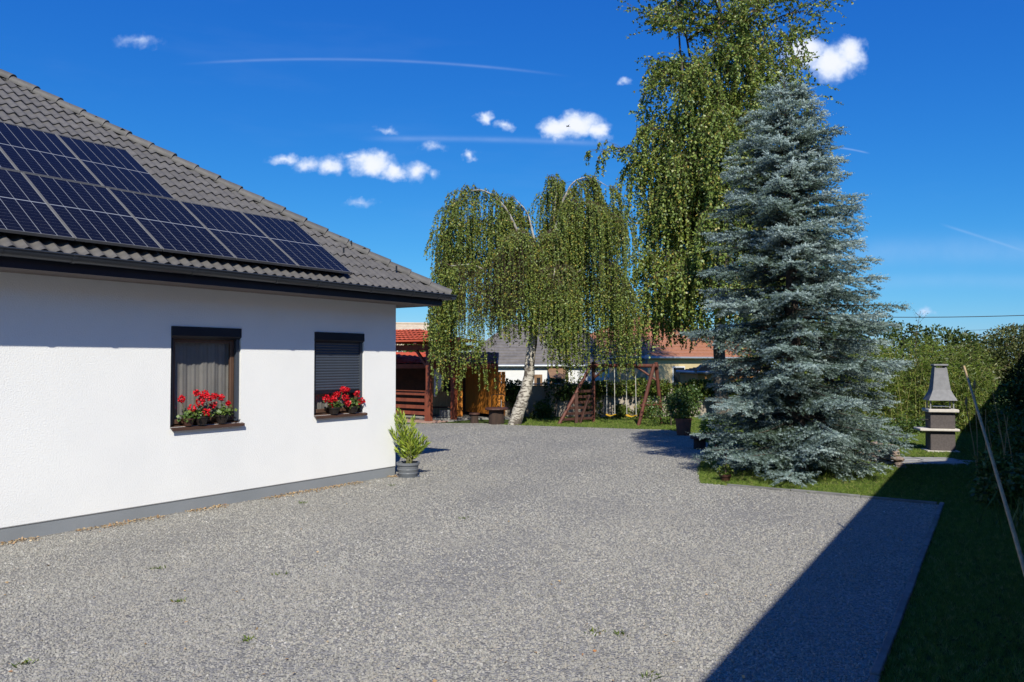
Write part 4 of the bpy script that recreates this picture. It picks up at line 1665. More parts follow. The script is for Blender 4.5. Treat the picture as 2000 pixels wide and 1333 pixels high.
# local x = out towards the drive (right), y = away; the pergola runs to -x and +y
PX, PY, PH = -3.4, 1.25, 2.36
for x, y in ((0, 0), (PX, 0), (0, PY), (PX, PY)):
    MB().bx(x - .085, x + .085, y - .085, y + .085, -.02, PH).build('post', M_PBROWN, perg, bevel=.012)
for y in (0, PY):
    MB().bx(PX - .8, .8, y - .06, y + .06, PH, PH + .16).build('beam', M_PBROWN, perg, bevel=.01)
for x in (0, PX):
    MB().bx(x - .06, x + .06, -.7, PY + .3, PH + .162, PH + .28).build('beam', M_PBROWN, perg, bevel=.01)
for (x, y, dx, dy) in ((0, 0, -1, 0), (0, 0, 0, 1), (PX, 0, 1, 0), (0, PY, -1, 0)):
    MB().beam((x + dx * .07, y + dy * .07, PH - .58), (x + dx * .56, y + dy * .56, PH - .02), .08, .09).build('brace', M_PBROWN, perg, bevel=.008)
ZPR, ov_ = PH + .30, .82
E_ = [(ov_, -.75, ZPR), (ov_, PY + .35, ZPR), (PX - ov_, PY + .35, ZPR), (PX - ov_, -.75, ZPR)]
ymid = PY / 2 - .2
rid = [(ov_ - 1.6, ymid, ZPR + .40), (PX - ov_ + 1.6, ymid, ZPR + .40)]
prf = MB()
up_ = Vector((0, 0, -.05))
prf.add([Vector(q_) for q_ in E_ + rid] + [Vector(q_) + up_ for q_ in E_ + rid],
        [(3, 0, 4, 5), (0, 1, 4), (1, 2, 5, 4), (2, 3, 5), (9, 11, 10, 6), (6, 10, 7), (7, 10, 11, 8), (8, 11, 9), (0, 3, 9, 6), (1, 0, 6, 7), (2, 1, 7, 8), (3, 2, 8, 9)])
proof = prf.build('roof', M_REDMETAL, perg)
# tile courses on the front slope and the end slope
for r_ in range(5):
    f0, f1 = r_ / 5, (r_ + 1) / 5
    a0 = Vector(E_[3]).lerp(Vector(rid[1]), f0)
    a1 = Vector(E_[0]).lerp(Vector(rid[0]), f0)
    b0 = Vector(E_[3]).lerp(Vector(rid[1]), f1)
    b1 = Vector(E_[0]).lerp(Vector(rid[0]), f1)
    m = MB()
    nn = int((a1 - a0).length / .05)
    for row_, (s0, s1, dz) in enumerate(((a0, a1, .035), (b0, b1, .008))):
        for i in range(nn + 1):
            q_ = s0.lerp(s1, i / nn)
            m.v.append((q_.x, q_.y, q_.z + dz + .012 * math.cos(i * math.pi / 2)))
    for i in range(nn):
        m.f.append((i, i + 1, nn + 2 + i, nn + 1 + i))
    m.build('tile_course', M_REDMETAL, proof, smooth=60, fixn=False)
for z in (.22, .42, .64, .86):
    MB().bx(PX + .09, -.09, -.02, .02, z, z + .115).build('rail_board', M_PBROWN, perg, bevel=.006)
MB().bx(PX + .09, -.09, -.07, .05, .985, 1.015).build('rail_cap', M_PBROWN, perg, bevel=.006)
MB().bx(-.16, -.10, -.05, .05, .0, .98).build('rail_post', M_PBROWN, perg, bevel=.006)
# its brick floor
pf_ = MB().bx(PX - .6, .45, -.55, PY + .5, -.02, .012).build('pergola_floor', M_CONC, None, fixn=False)
pf_.matrix_world = perg.matrix_world.copy()
tag(pf_, kind='structure')
pvm = MB().bx(0, .29, 0, .19, .012, .035).mesh('paver', M_PAVER, bevel=.005)
for i in range(9):
    for j in range(5):
        o = link(bpy.data.objects.new('paver', pvm), pf_)
        o.location = (.13 - i * .3 + (.15 if j % 2 else 0), -.52 + j * .2, rw.uniform(-.002, .002))

# ------------------------------------------------------------------ shed with open door
shed = thing('garden_shed', 'low garden shed with red sheet roof and open orange plank door', 'shed', loc=(0, 0, 0))
YE, YW, ZEV = 26.1, 28.1, 1.84
XL, XR = -7.5, -.52
rs = sheet_roof(XR - XL, 3.3, .42, .22).build('roof', M_REDMETAL, shed, smooth=50, fixn=False)
ang = math.atan2(.42, 3.2)
rs.location = (XL, YE, ZEV + .06)
rs.rotation_euler = (ang, 0, 0)
MB().slab([(XL, YE + .02, ZEV - .01), (XR - .02, YE + .02, ZEV - .01), (XR - .02, YE + 3.2, ZEV + .40), (XL, YE + 3.2, ZEV + .40)], (0, 0, .03)).build('roof_deck', M_DKWOOD, shed)
MB().bx(XL, XR, YE - .03, YE, ZEV - .10, ZEV + .05).build('fascia', M_PBROWN, shed, bevel=.006)
MB().slab([(XR, YE - .02, ZEV - .10), (XR, YE + 3.2, ZEV + .30), (XR, YE + 3.2, ZEV + .47), (XR, YE - .02, ZEV + .07)], (.025, 0, 0)).build('verge_board', M_PBROWN, shed)
MB().bx(XL, -3.05, YW, YW + .1, 0, 1.98).build('back_wall', M_DKWOOD, shed, fixn=False)
pl = MB().bx(0, .116, 0, .03, .02, 1.98).mesh('cream_plank', M_YELLOW, bevel=.004)
for k in range(10):
    o = link(bpy.data.objects.new('cream_plank', pl), shed)
    o.location = (-3.03 + k * .12, YW, 0)
MB().bx(-3.05, -.5, YW + .04, YW + .12, 0, 1.98).build('rear_wall', M_DKWOOD, shed, fixn=False)
MB().bx(XR - .08, XR - .02, YE + .5, YW + 1.0, 0, 1.8).build('side_wall', M_DKWOOD, shed, fixn=False)
# open door leaf: vertical planks from the back left to the front right
A_, B_ = Vector((-1.68, 28.0, 0)), Vector((-.50, 26.12, 0))
dd_ = (B_ - A_)
nd = 13
st_ = dd_.length / nd
dm = MB().bx(0, st_ - .008, -.015, .015, .16, 1.80).mesh('door_plank', M_ORANGE, bevel=.004)
door = MB().beam(A_ + Vector((.05, .05, .5)), B_ + Vector((.02, .06, .5)), .03, .1).beam(A_ + Vector((.05, .05, 1.5)), B_ + Vector((.02, .06, 1.5)), .03, .1).build('door', M_ORANGE, shed)
for k in range(nd):
    o = link(bpy.data.objects.new('door_plank', dm), door)
    o.location = A_ + dd_ * (k / nd)
    o.rotation_euler = (0, 0, math.atan2(dd_.y, dd_.x))
d2 = MB().bx(-.50, -.22, 26.06, 26.09, .3, .4).bx(-.50, -.22, 26.06, 26.09, 1.42, 1.52).build('door_return', M_ORANGE, shed)
p2 = MB().bx(0, .132, 0, .03, .14, 1.63).mesh('door_plank', M_ORANGE, bevel=.004)
for x in (-.50, -.36):
    o = link(bpy.data.objects.new('door_plank', p2), d2)
    o.location = (x, 26.02, 0)
half = MB().bx(-1.95, -1.73, 27.0, 27.02, .3, .38).build('half_door', M_ORANGE, shed)
p3 = MB().bx(0, .108, 0, .028, .05, 1.75).mesh('door_plank', M_ORANGE, bevel=.004)
for x in (-1.95, -1.84):
    o = link(bpy.data.objects.new('door_plank', p3), half)
    o.location = (x, 26.965, 0)
MB().bx(-2.52, -2.06, YW - .04, YW - .005, .88, 1.30).build('dark_board', M_BLACK, shed, bevel=.006)
for x in (-2.9, -5.4):
    MB().bx(x - .06, x + .06, YE + .1, YE + .22, 0, ZEV - .02).build('post', M_PBROWN, shed, bevel=.008)
MB().bx(XL, .1, YE + .1, YW + .9, -.05, .03).build('floor_slab', M_CONC, shed, fixn=False)
# gathered white curtain
cu = MB()
for j in range(13):
    f = j / 12
    wdt = .08 + .22 * math.sin(min(1, f * 1.15) * math.pi) ** .8 * (1 if f < .8 else .75)
    for i in range(11):
        cu.v.append((i / 10 * wdt, .03 * math.sin(i * 1.9 + f) * (1 - .5 * f), 1.72 - .95 * f))
for j in range(12):
    for i in range(10):
        b = j * 11 + i
        cu.f.append((b, b + 1, b + 12, b + 11))
o = tag(cu.build('tied_curtain', M_WHITECLOTH, None, smooth=180, fixn=False), 'white cloth curtain tied back beside the red brown pergola post', 'curtain')
o.location = (at(848, 705, 26.2).x, 26.2, 0)
md = o.modifiers.new('thick', 'SOLIDIFY')
md.thickness = .006
o2 = o.copy()
COL.objects.link(o2)
o2['label'] = 'white cloth curtain hanging in the shed close to the house corner'
o2.location = (at(781, 705, 26.3).x - .52, 26.3, 0)
# slatted bench and crate under the porch
bn = thing('porch_bench', 'low plank bench under the shed roof beside the pergola post', 'bench', loc=(-2.55, 27.3, .03))
MB().bx(-.55, .75, -.16, .0, .30, .34).build('seat_plank', M_DKWOOD, bn, bevel=.006)
MB().bx(-.55, .75, .02, .17, .30, .34).build('seat_plank', M_DKWOOD, bn, bevel=.006)
for x in (-.45, .65):
    MB().bx(x - .05, x + .05, -.14, .15, 0, .298).build('leg', M_DKWOOD, bn, bevel=.006)
cr = thing('wire_crate', 'grey wire crate standing on the shed floor by the half door', 'crate', loc=(-2.25, 26.75, .03))
for k in range(7):
    MB().bx(-.25, .25, -.2, -.19, .03 + k * .035, .04 + k * .035).build('wire', M_ALU, cr)
for k in range(9):
    MB().bx(-.25 + k * .0615, -.242 + k * .0615, -.189, -.18, .02, .26).build('wire', M_ALU, cr)
MB().bx(-.25, .25, -.178, .2, .0, .25).build('liner', mat('grey_liner', (.26, .27, .28), rough=.8), cr, bevel=.01)

# ------------------------------------------------------------------ round table and stools by the birch
M_STUMP = mat('stump_bark', (.06, .036, .026), (.038, .024, .018), rough=.9, scale=7, stretch=(2, 2, .6), bump=.7, bscale=14, bdist=.02)


def wobbly(r, z0, z1, rows, seed, n=16, amp=.06):
    rr = random.Random(seed)
    ph = [rr.uniform(0, 6) for _ in range(3)]
    m = MB()
    for j in range(rows + 1):
        f = j / rows
        for i in range(n):
            a = 2 * math.pi * i / n
            k = 1 + amp * math.sin(3 * a + ph[0]) + amp * .6 * math.sin(5 * a + ph[1] + f) + .05 * (1 - f) ** 2
            m.v.append((r * k * math.cos(a), r * k * math.sin(a), z0 + (z1 - z0) * f))
    for j in range(rows):
        for i in range(n):
            a, b = j * n + i, j * n + (i + 1) % n
            m.f.append((a, b, b + n, a + n))
    m.f.append(tuple(range(n))[::-1])
    m.f.append(tuple(rows * n + i for i in range(n)))
    return m


def stump_table(px, py, rt__, h, rp_, label, seed, cat='table', tilt=0):
    p_ = ground(px, py)
    o_ = thing('stump_table' if cat == 'table' else 'stump_stool', label, cat, loc=p_)
    wobbly(rp_, -.02, h - .06, 4, seed).build('pedestal', M_STUMP, o_, smooth=50)
    wobbly(rt__, h - .058, h, 1, seed + 1, 20, .03).build('top', M_DKWOOD, o_, bevel=.012)
    return o_


stump_table(969, 829, .36, .52, .24, 'dark stump table in front of the orange shed door', 3)
stump_table(927, 827, .17, .33, .13, 'small stump stool left of the dark stump table', 5, 'stool')
stump_table(1010, 826, .16, .34, .13, 'stump stool behind the leaning birch trunk', 7, 'stool')
fr = thing('metal_frame', 'thin dark metal frame standing behind the stump table', 'frame', loc=ground(973, 822))
MB().tube([(-.22, 0, 0), (-.22, 0, .83), (-.18, 0, .87), (.18, 0, .87), (.22, 0, .83), (.22, 0, 0)], .011, 6).build('hoop', M_BLACK, fr, smooth=60, fixn=False)
MB().tube([(-.22, 0, .4), (.22, 0, .4)], .009, 6).build('cross_bar', M_BLACK, fr, fixn=False)

# ------------------------------------------------------------------ swing set
def swing_set():
    root = thing('swing_set', 'log swing set with climbing ladder on the back lawn', 'swing set', loc=(0, 0, 0))
    zb = 1.84
    AL = at(1157, 705, 24.95)
    AR = at(1277, 705, 23.75)
    AL.z = AR.z = zb
    e = (AR - AL).normalized()
    d = Vector((-e.y, e.x, 0))           # away from the camera

    def log(p, q, r, name, n=10):
        pts = [Vector(p).lerp(Vector(q), k / 6) + Vector((rw.uniform(-1, 1), rw.uniform(-1, 1), 0)) * .006 for k in range(7)]
        MB().tube(pts, [r * (1 + rw.uniform(-.05, .05)) for _ in pts], n).build(name, M_LOG, root, smooth=60, fixn=False)
    log(AL - e * .12, AR + e * .14, .062, 'beam')
    fr_ = ground(1246, 832)
    bk = AR + d * .62
    bk.z = 0
    log(AR + e * .02 - d * .03 + Vector((0, 0, .06)), Vector((fr_.x, fr_.y, -.05)), .055, 'leg')
    log(AR + e * .06 + d * .03 + Vector((0, 0, .10)), Vector((bk.x, bk.y, -.05)), .058, 'leg')
    cA = AR.lerp(Vector((fr_.x, fr_.y, 0)), .66)
    cB = AR.lerp(Vector((bk.x, bk.y, 0)), .66)
    log(cA - (cB - cA) * .15, cB + (cB - cA) * .1, .036, 'cross_bar')
    # left end: one upright, one sloping pole, boards between them
    fl = ground(1090, 829)
    up = Vector((AL.x + .04, AL.y + .12, 0))
    log(up + Vector((0, 0, zb + .12)), up + Vector((0, 0, -.05)), .058, 'leg')
    log(AL - d * .04 + Vector((0, 0, .05)), Vector((fl.x, fl.y, -.05)), .055, 'leg')
    for k in range(6):
        z = .14 + k * .175
        f = 1 - z / zb
        pl_ = Vector((AL.x + (fl.x - AL.x) * f, AL.y + (fl.y - AL.y) * f, z))
        pr_ = Vector((up.x, up.y - .06, z))
        MB().beam(pl_, pr_, .035, .085).build('ladder_board', M_DKWOOD, root, bevel=.006)
    mid = Vector((AL.x + (fl.x - AL.x) * .48, AL.y + (fl.y - AL.y) * .48, 0))
    MB().bx(mid.x - .055, mid.x + .055, mid.y - .10, mid.y - .03, -.02, .98).build('ladder_post', M_DKWOOD, root, bevel=.006)
    MB().beam((mid.x + .10, mid.y - .12, -.02), (mid.x + .42, mid.y + .1, .9), .09, .05).build('ladder_strut', M_DKWOOD, root, bevel=.006)
    # braces under the beam
    for A, s, leg in ((AL, 1, up), (AR, -1, bk)):
        q_ = Vector((A.x, A.y, zb)).lerp(Vector((leg.x, leg.y, 0)), .24)
        log(A + e * s * .62, q_, .036, 'brace', 8)
    M_ROPE = mat('pale_rope', (.55, .53, .48), (.46, .44, .40), rough=.9)
    M_SEAT = mat('yellow_plastic', (.72, .42, .02), (.66, .38, .02), rough=.4)
    for k, (f0, f1) in enumerate(((.24, .37), (.56, .71))):
        a = AL.lerp(AR, f0)
        b = AL.lerp(AR, f1)
        zs = .30
        lab = 'yellow plastic swing seat on pale ropes, %s' % ('beside the climbing ladder' if k == 0 else 'beside the A-frame legs')
        sw = thing('swing', lab, 'swing', loc=(0, 0, 0), group='swings on the log frame')
        sh = Vector((.02 * k, -.05 + .06 * k, 0))
        for p_ in (a, b):
            MB().tube([p_ + Vector((0, 0, -.06)), p_ + sh * .5 + Vector((0, 0, -.8)), p_ + sh + Vector((0, 0, zs - zb + .01))], .011, 6).build('rope', M_ROPE, sw, fixn=False)
        st = MB()
        n = 8
        for i in range(n + 1):
            g_ = i / n
            c = a.lerp(b, g_) + sh
            z = zs - .045 * math.sin(g_ * math.pi)
            for (o_, h_) in ((-.085, 0), (.085, 0), (.085, .022), (-.085, .022)):
                st.v.append((c.x + d.x * o_, c.y + d.y * o_, z + h_ - .02))
        for i in range(n):
            for k2 in range(4):
                a_, b_ = i * 4 + k2, i * 4 + (k2 + 1) % 4
                st.f.append((a_, b_, b_ + 4, a_ + 4))
        st.f.append((3, 2, 1, 0))
        st.f.append(tuple(n * 4 + i for i in range(4)))
        st.build('seat', M_SEAT, sw)


swing_set()

# ------------------------------------------------------------------ barbecue
M_BBQ = mat('brown_grey_cast_stone', (.105, .090, .088), (.082, .070, .069), rough=.85, scale=25, bump=.3, bscale=60)
M_SLABW = mat('pale_cast_slab', (.58, .54, .48), (.50, .46, .41), rough=.8, scale=10, bump=.2)
M_HOOD = mat('grey_hood_stone', (.235, .235, .245), (.20, .20, .21), rough=.8, scale=12, bump=.2, bscale=40)
gb = ground(1838, 884)
bq = thing('barbecue', 'grey masonry garden barbecue with tall chimney hood on the lawn', 'barbecue', Matrix.Translation((gb.x + .10, gb.y + .2, 0)) @ Matrix.Rotation(R(-13), 4, 'Z') @ Matrix.Diagonal((.92, .92, 1, 1)))
M_SOOT = mat('soot', (.015, .013, .012), rough=.95)
MB().bx(-.36, .34, -.29, .28, -.01, .035).build('base_slab', M_SLABW, bq, bevel=.008)
MB().bx(-.27, .27, -.20, .22, .036, .46).build('lower_block', M_BBQ, bq, bevel=.012)
MB().bx(-.52, .34, -.30, .27, .461, .515).build('shelf', M_SLABW, bq, bevel=.012)
MB().bx(-.27, .27, -.21, .22, .516, .87).build('upper_block', M_BBQ, bq, bevel=.012)
MB().bx(-.33, .33, -.30, .27, .871, .94).build('hearth_slab', M_SLABW, bq, bevel=.012)
MB().bx(-.20, .20, -.16, .18, .941, .955).build('ash_bed', M_SOOT, bq)
for x in (-.25, .25):
    MB().bx(x - .012, x + .012, .10, .13, .941, 1.14).build('hood_post', M_ALU, bq)
    MB().bx(x - .012, x + .012, -.17, -.14, .941, 1.14).build('hood_post', M_ALU, bq)
hp = [(.31, 1.13), (.30, 1.15), (.235, 1.27), (.195, 1.36), (.175, 1.50), (.155, 1.66), (.135, 1.84)]
hd = MB()
for r_, z in hp:
    for sx, sy in ((-1, -1), (1, -1), (1, 1), (-1, 1)):
        hd.v.append((sx * r_, sy * r_ * .85, z))
for i in range(len(hp) - 1):
    for k in range(4):
        a, b = i * 4 + k, i * 4 + (k + 1) % 4
        hd.f.append((a, b, b + 4, a + 4))
hd.f.append(tuple((len(hp) - 1) * 4 + k for k in range(4)))
hd.build('hood', M_HOOD, bq, fixn=False)
for sx in (-1, 1):
    MB().bx(sx * .115 - .018, sx * .115 + .018, -.09, .09, 1.841, 1.885).build('cap_block', M_HOOD, bq)
MB().bx(-.16, .16, -.14, .14, 1.886, 1.925).build('cap', M_HOOD, bq, bevel=.008)
MB().tube([(-.27, -.12, .70), (-.47, -.16, .71)], .012, 6).build('grill_handle', M_BLACK, bq, fixn=False)
MB().bx(-.19, .19, -.15, .17, .99, .998).build('grill_grate', M_ALU, bq)

# ------------------------------------------------------------------ stone edging wall right of the spruce
M_ROCK = mat('pinkish_stone', (.33, .25, .20), (.22, .17, .14), rough=.9, scale=5, bump=.6, bscale=10, bdist=.03, rand=.35)
sw_ = thing('stone_planter_wall', 'low dry stone wall curving behind the blue spruce', 'wall', loc=(0, 0, 0))
rm_ = []
for k in range(4):
    m = MB()
    bmx = bmesh.new()
    bmesh.ops.create_icosphere(bmx, subdivisions=2, radius=1.0)
    rr = random.Random(k + 50)
    ph = [rr.uniform(0, 6) for _ in range(3)]
    for v in bmx.verts:
        c = v.co
        q_ = 1 + .13 * math.sin(3 * c.x + ph[0]) + .12 * math.sin(3.5 * c.y + ph[1]) + .1 * math.sin(4 * c.z + ph[2])
        mx_ = max(abs(c.x), abs(c.y), abs(c.z))
        v.co = c * (q_ * (.2 + .8 / mx_) * .78)
    me = bpy.data.meshes.new('stone')
    bmx.to_mesh(me)
    bmx.free()
    me.materials.append(M_ROCK)
    rm_.append(me)
for i in range(12):
    a = R(-6 + i * 7.5)
    for lv in range(4):
        if lv == 3 and i % 3 == 1:
            continue
        o = link(bpy.data.objects.new('stone', rm_[(i + lv) % 4]), sw_)
        cx_, cy_ = 5.05 + 2.2 * math.cos(a + lv * .05), 14.6 + 1.75 * math.sin(a + lv * .05)
        o.location = (cx_, cy_, .05 + lv * .105)
        o.scale = (.16 + rw.uniform(-.03, .03), .12, .062 + rw.uniform(-.006, .006))
        o.rotation_euler = (rw.uniform(-.1, .1), rw.uniform(-.1, .1), a + math.pi / 2 + rw.uniform(-.2, .2))

# ------------------------------------------------------------------ pots in the shade of the spruce
M_TERRA = mat('terracotta', (.24, .085, .05), (.17, .06, .04), rough=.8, scale=6)
M_SOIL = mat('potting_soil', (.025, .018, .013), rough=1.0, scale=20, bump=.5)
M_GREYPOT = mat('grey_plastic_pot', (.155, .165, .18), (.14, .15, .165), rough=.42, scale=3)
M_BROWNPOT = mat('brown_plastic_pot', (.06, .026, .018), (.05, .022, .016), rough=.45)
M_DARKPOT = mat('dark_plastic_pot', (.018, .013, .012), (.022, .016, .014), rough=.45)


def pot(root, r, h, m, taper=.78, rim=.02, n=22, ridges=0):
    pr = [(r * taper * .96, 0), (r * taper, .01)]
    for k in range(ridges):
        z = h * (.25 + .5 * k / max(1, ridges))
        rr = r * (taper + (1 - taper) * z / h)
        pr += [(rr, z), (rr + .004, z + .006), (rr + .004, z + .014), (rr, z + .02)]
    pr += [(r * .985, h - rim * 2), (r + rim * .6, h - rim * 1.9), (r + rim * .7, h), (r - .004, h), (r - .01, h - .035)]
    MB().lathe(pr, n, cap=False).add([], []).build('pot', m, root, smooth=40, fixn=False)
    MB().lathe([(r * .99, h - .035), (0.001, h - .03)], n, cap=False).build('soil', M_SOIL, root, fixn=False)
    MB().lathe([(0.001, .004), (r * taper * .96, .004)], n, cap=False).build('base', m, root, fixn=False)


def plant_pot(name, label, loc, r, h, m, clumps, n, leaf, lm, seed, ratio=.6):
    o_ = bush(name, label, 'plant', loc, [((c[0], c[1], c[2] + h), rr) for c, rr in clumps], n, leaf, ratio, lm, seed,
              stem=[([(0, 0, h - .05), (.02, 0, h + .3)], [.02, .008])], zmin=h - .1)
    pot(o_, r, h, m)
    return o_


p_ = ground(1335, 851)
plant_pot('potted_shrub', 'large dark terracotta pot with a bushy shrub at the lawn edge', p_, .22, .46, M_TERRA,
          [((-.12, 0, .22), (.28, .26, .26)), ((.15, .05, .3), (.3, .26, .3)), ((.0, 0, .52), (.3, .3, .3)), ((.3, .1, .62), (.22, .2, .25)), ((-.28, 0, .45), (.2, .2, .2))], 3000, .07, M_IVY, 201)
p_ = ground(1412, 894)
plant_pot('potted_plant', 'reddish clay pot tucked under the lowest spruce boughs', p_, .17, .27, M_TERRA, [((0, 0, .08), (.2, .2, .14))], 500, .06, M_IVY, 202)
p_ = ground(1425, 946)
plant_pot('potted_plant', 'small reddish plant pot in the grass at the spruce foot', (p_.x, p_.y + .25, 0), .09, .13, M_BROWNPOT, [((0, 0, .05), (.12, .12, .08))], 220, .05, M_VINE, 203)
stump_table(1366, 878, .20, .30, .13, 'dark stump table beside the terracotta pot in spruce shade', 11)
p_ = ground(1392, 862)
plant_pot('potted_iris', 'potted plant with long arching yellow green leaves behind the stump', p_, .14, .22, M_DARKPOT, [((0, 0, .12), (.26, .2, .18))], 500, .20, M_BAMBOO, 204, ratio=.14)

# ------------------------------------------------------------------ oleander at the house corner
M_STEM = mat('green_stem', (.14, .15, .05), (.11, .10, .04), rough=.7)
ol = thing('potted_oleander', 'oleander with upright lance leaves in a grey pot at the house corner', 'plant', loc=(-1.79, 13.28, 0))
pot(ol, .185, .255, M_GREYPOT, taper=.86, rim=.022, n=28, ridges=2)
MB().lathe([(.17, 0), (.20, .004), (.205, .02), (.165, .02)], 28, cap=False).build('saucer', M_GREYPOT, ol, smooth=40, fixn=False)
rng = np.random.default_rng(77)
P, D, L = [], [], []
sm_ = MB()
tips = [(771, 812), (779, 802), (787, 812), (765, 842), (807, 818), (811, 843), (800, 850), (818, 852), (829, 856), (836, 866), (786, 862), (824, 876), (764, 872), (777, 838), (792, 874)]
for k, (px, py) in enumerate(tips):
    tp = at(px, py, 13.28 + rng.uniform(-.16, .16)) - Vector((-1.79, 13.28, 0))
    b = Vector((rng.uniform(-.07, .07), rng.uniform(-.07, .07), .22))
    pts = [b.lerp(tp, g / 6) + Vector((tp.x * .12, tp.y * .12, 0)) * math.sin(g / 6 * math.pi) * -1 for g in range(7)]
    sm_.tube(pts, list(np.linspace(.008, .004, 7)), 5, cap=False)
    n = int(11 + 13 * (tp.z - .3))
    for w_ in range(n):
        f = (.28 + .72 * w_ / n) * 6
        i = min(int(f), 5)
        q_ = pts[i].lerp(pts[i + 1], f - i)
        ax = (pts[i + 1] - pts[i]).normalized()
        for q3 in range(3):
            a = w_ * 1.05 + q3 * 2.094 + rng.uniform(-.2, .2)
            out = Vector((math.cos(a), math.sin(a), 0))
            top = w_ / n
            P.append(q_)
            D.append(out * (.75 - .35 * top) + ax * (.55 + .6 * top))
            L.append(rng.uniform(.10, .165) * (1 - .25 * (top > .9)))
L = np.array(L)
leaves('foliage', np.array([tuple(v) for v in P]), np.array([tuple(v) for v in D]), L, L * .20, M_OLEANDER, ol, rng, mid=.5, fold=.25)
sm_.build('stems', M_STEM, ol, fixn=False)

# ------------------------------------------------------------------ geraniums on the sills
def geranium(lx, ly, zs, r, h, m, heads, nl, seed, label):
    """heads in house space (x, y, z)"""
    loc = MH @ Vector((lx, ly, zs))
    o_ = thing('geranium_pot', label, 'flowers', loc=loc, rz=math.atan2(HD.y, HD.x))
    pot(o_, r, h, m, taper=.72, rim=.014, n=18)
    rg = np.random.default_rng(seed)
    P_ = rg.normal(size=(nl, 3)) * (r * .62, r * .5, .04) + (0, -.01, h + .03)
    P_[:, 2] = np.maximum(P_[:, 2], h - .02)
    D_ = rg.normal(size=(nl, 3)) * (1, 1, .5) + (0, -.3, .15)
    L_ = rg.uniform(.03, .058, nl)
    leaves('foliage', P_, D_, L_, L_ * 1.0, M_GERLEAF, o_, rg, mid=.55, fold=.15)
    stt = MB()
    for (hx, hy, hz, hr) in heads:
        c = np.array((hx - lx, hy - ly, hz - zs))
        stt.tube([(c[0] * .35, c[1] * .3, h), (c[0] * .8, c[1] * .8, (h + c[2]) / 2), tuple(c)], [.005, .004, .003], 4, cap=False)
        n = 70
        v = unit(rg.normal(size=(n, 3)))
        pp = c + v * hr * 1.32 * (.5 + .4 * rg.random((n, 1)))
        dd = v * .35 + rg.normal(size=(n, 3)) * .8
        leaves('flower_head', pp - unit(dd) * .014, dd, rg.uniform(.026, .038, n), rg.uniform(.022, .032, n), M_PETAL, o_, rg, mid=.6, fold=.1)
    stt.build('stems', M_STEM, o_, fixn=False)


def hx(px, py, ly):
    r_ = ray(px, py)
    o_ = MHI @ Vector((0, 0, CAM_H))
    dirl = MHI.to_3x3() @ r_
    k = (ly - o_.y) / dirl.y
    q_ = o_ + dirl * k
    return q_


def heads(lst, ly=-.03):
    out = []
    for (px, py, s) in lst:
        q_ = hx(px, py, ly + rw.uniform(-.05, .03))
        out.append((q_.x, q_.y, q_.z, s))
    return out


z1, z2 = 1.137, 1.152
geranium(hx(368, 820, .0).x, .0, z1, .075, .10, M_BROWNPOT, heads([(355, 780, .040), (375, 799, .050), (384, 768, .036)]), 110, 301, 'geranium in a brown pot, first along the curtained window sill')
geranium(hx(393, 820, -.005).x, -.005, z1, .095, .12, M_DARKPOT, heads([(400, 770, .046), (391, 786, .052), (403, 806, .050), (410, 776, .046), (396, 778, .046), (417, 792, .042)]), 150, 302, 'fullest red geranium in a dark bowl on the curtained window sill')
geranium(hx(433, 818, .0).x, .0, z1, .085, .12, M_DARKPOT, heads([(432, 777, .042), (446, 788, .026), (421, 774, .036)]), 150, 303, 'leafy geranium in a dark pot at the far end of the curtained window sill')
geranium(hx(652, 800, -.01).x, -.01, z2, .095, .11, M_DARKPOT, heads([(637, 778, .05), (647, 789, .05), (658, 771, .048), (669, 761, .042), (652, 780, .048)]), 130, 304, 'red geranium on the shuttered window sill, nearer the curtained window')
geranium(hx(688, 797, -.01).x, -.01, z2, .095, .11, M_DARKPOT, heads([(675, 777, .05), (679, 788, .048), (688, 792, .046), (698, 770, .046), (707, 783, .044), (678, 761, .04), (702, 786, .04)]), 150, 305, 'red geranium on the shuttered window sill, nearer the house corner')

# ------------------------------------------------------------------ buildings behind the garden
M_WHITEWALL = plaster('old_white_wall', (.72, .72, .72), (.62, .62, .63), bump=.3, bscale=20)
M_SLATE = mat('grey_old_roof', (.175, .160, .155), (.125, .115, .115), rough=.9, scale=3, detail=8, bump=.5, bscale=12, bdist=.03)
M_CREAM = plaster('cream_wall', (.66, .53, .30), (.58, .46, .26), bump=.3, bscale=20)
M_ZINC = mat('zinc_gutter', (.42, .45, .48), (.36, .39, .42), rough=.45, metal=.3)
M_TIMBER = mat('weathered_timber', (.26, .15, .08), (.19, .11, .06), rough=.8, scale=6)
M_WINGLASS = mat('dark_glass', (.02, .024, .028), rough=.08, spec=.6)


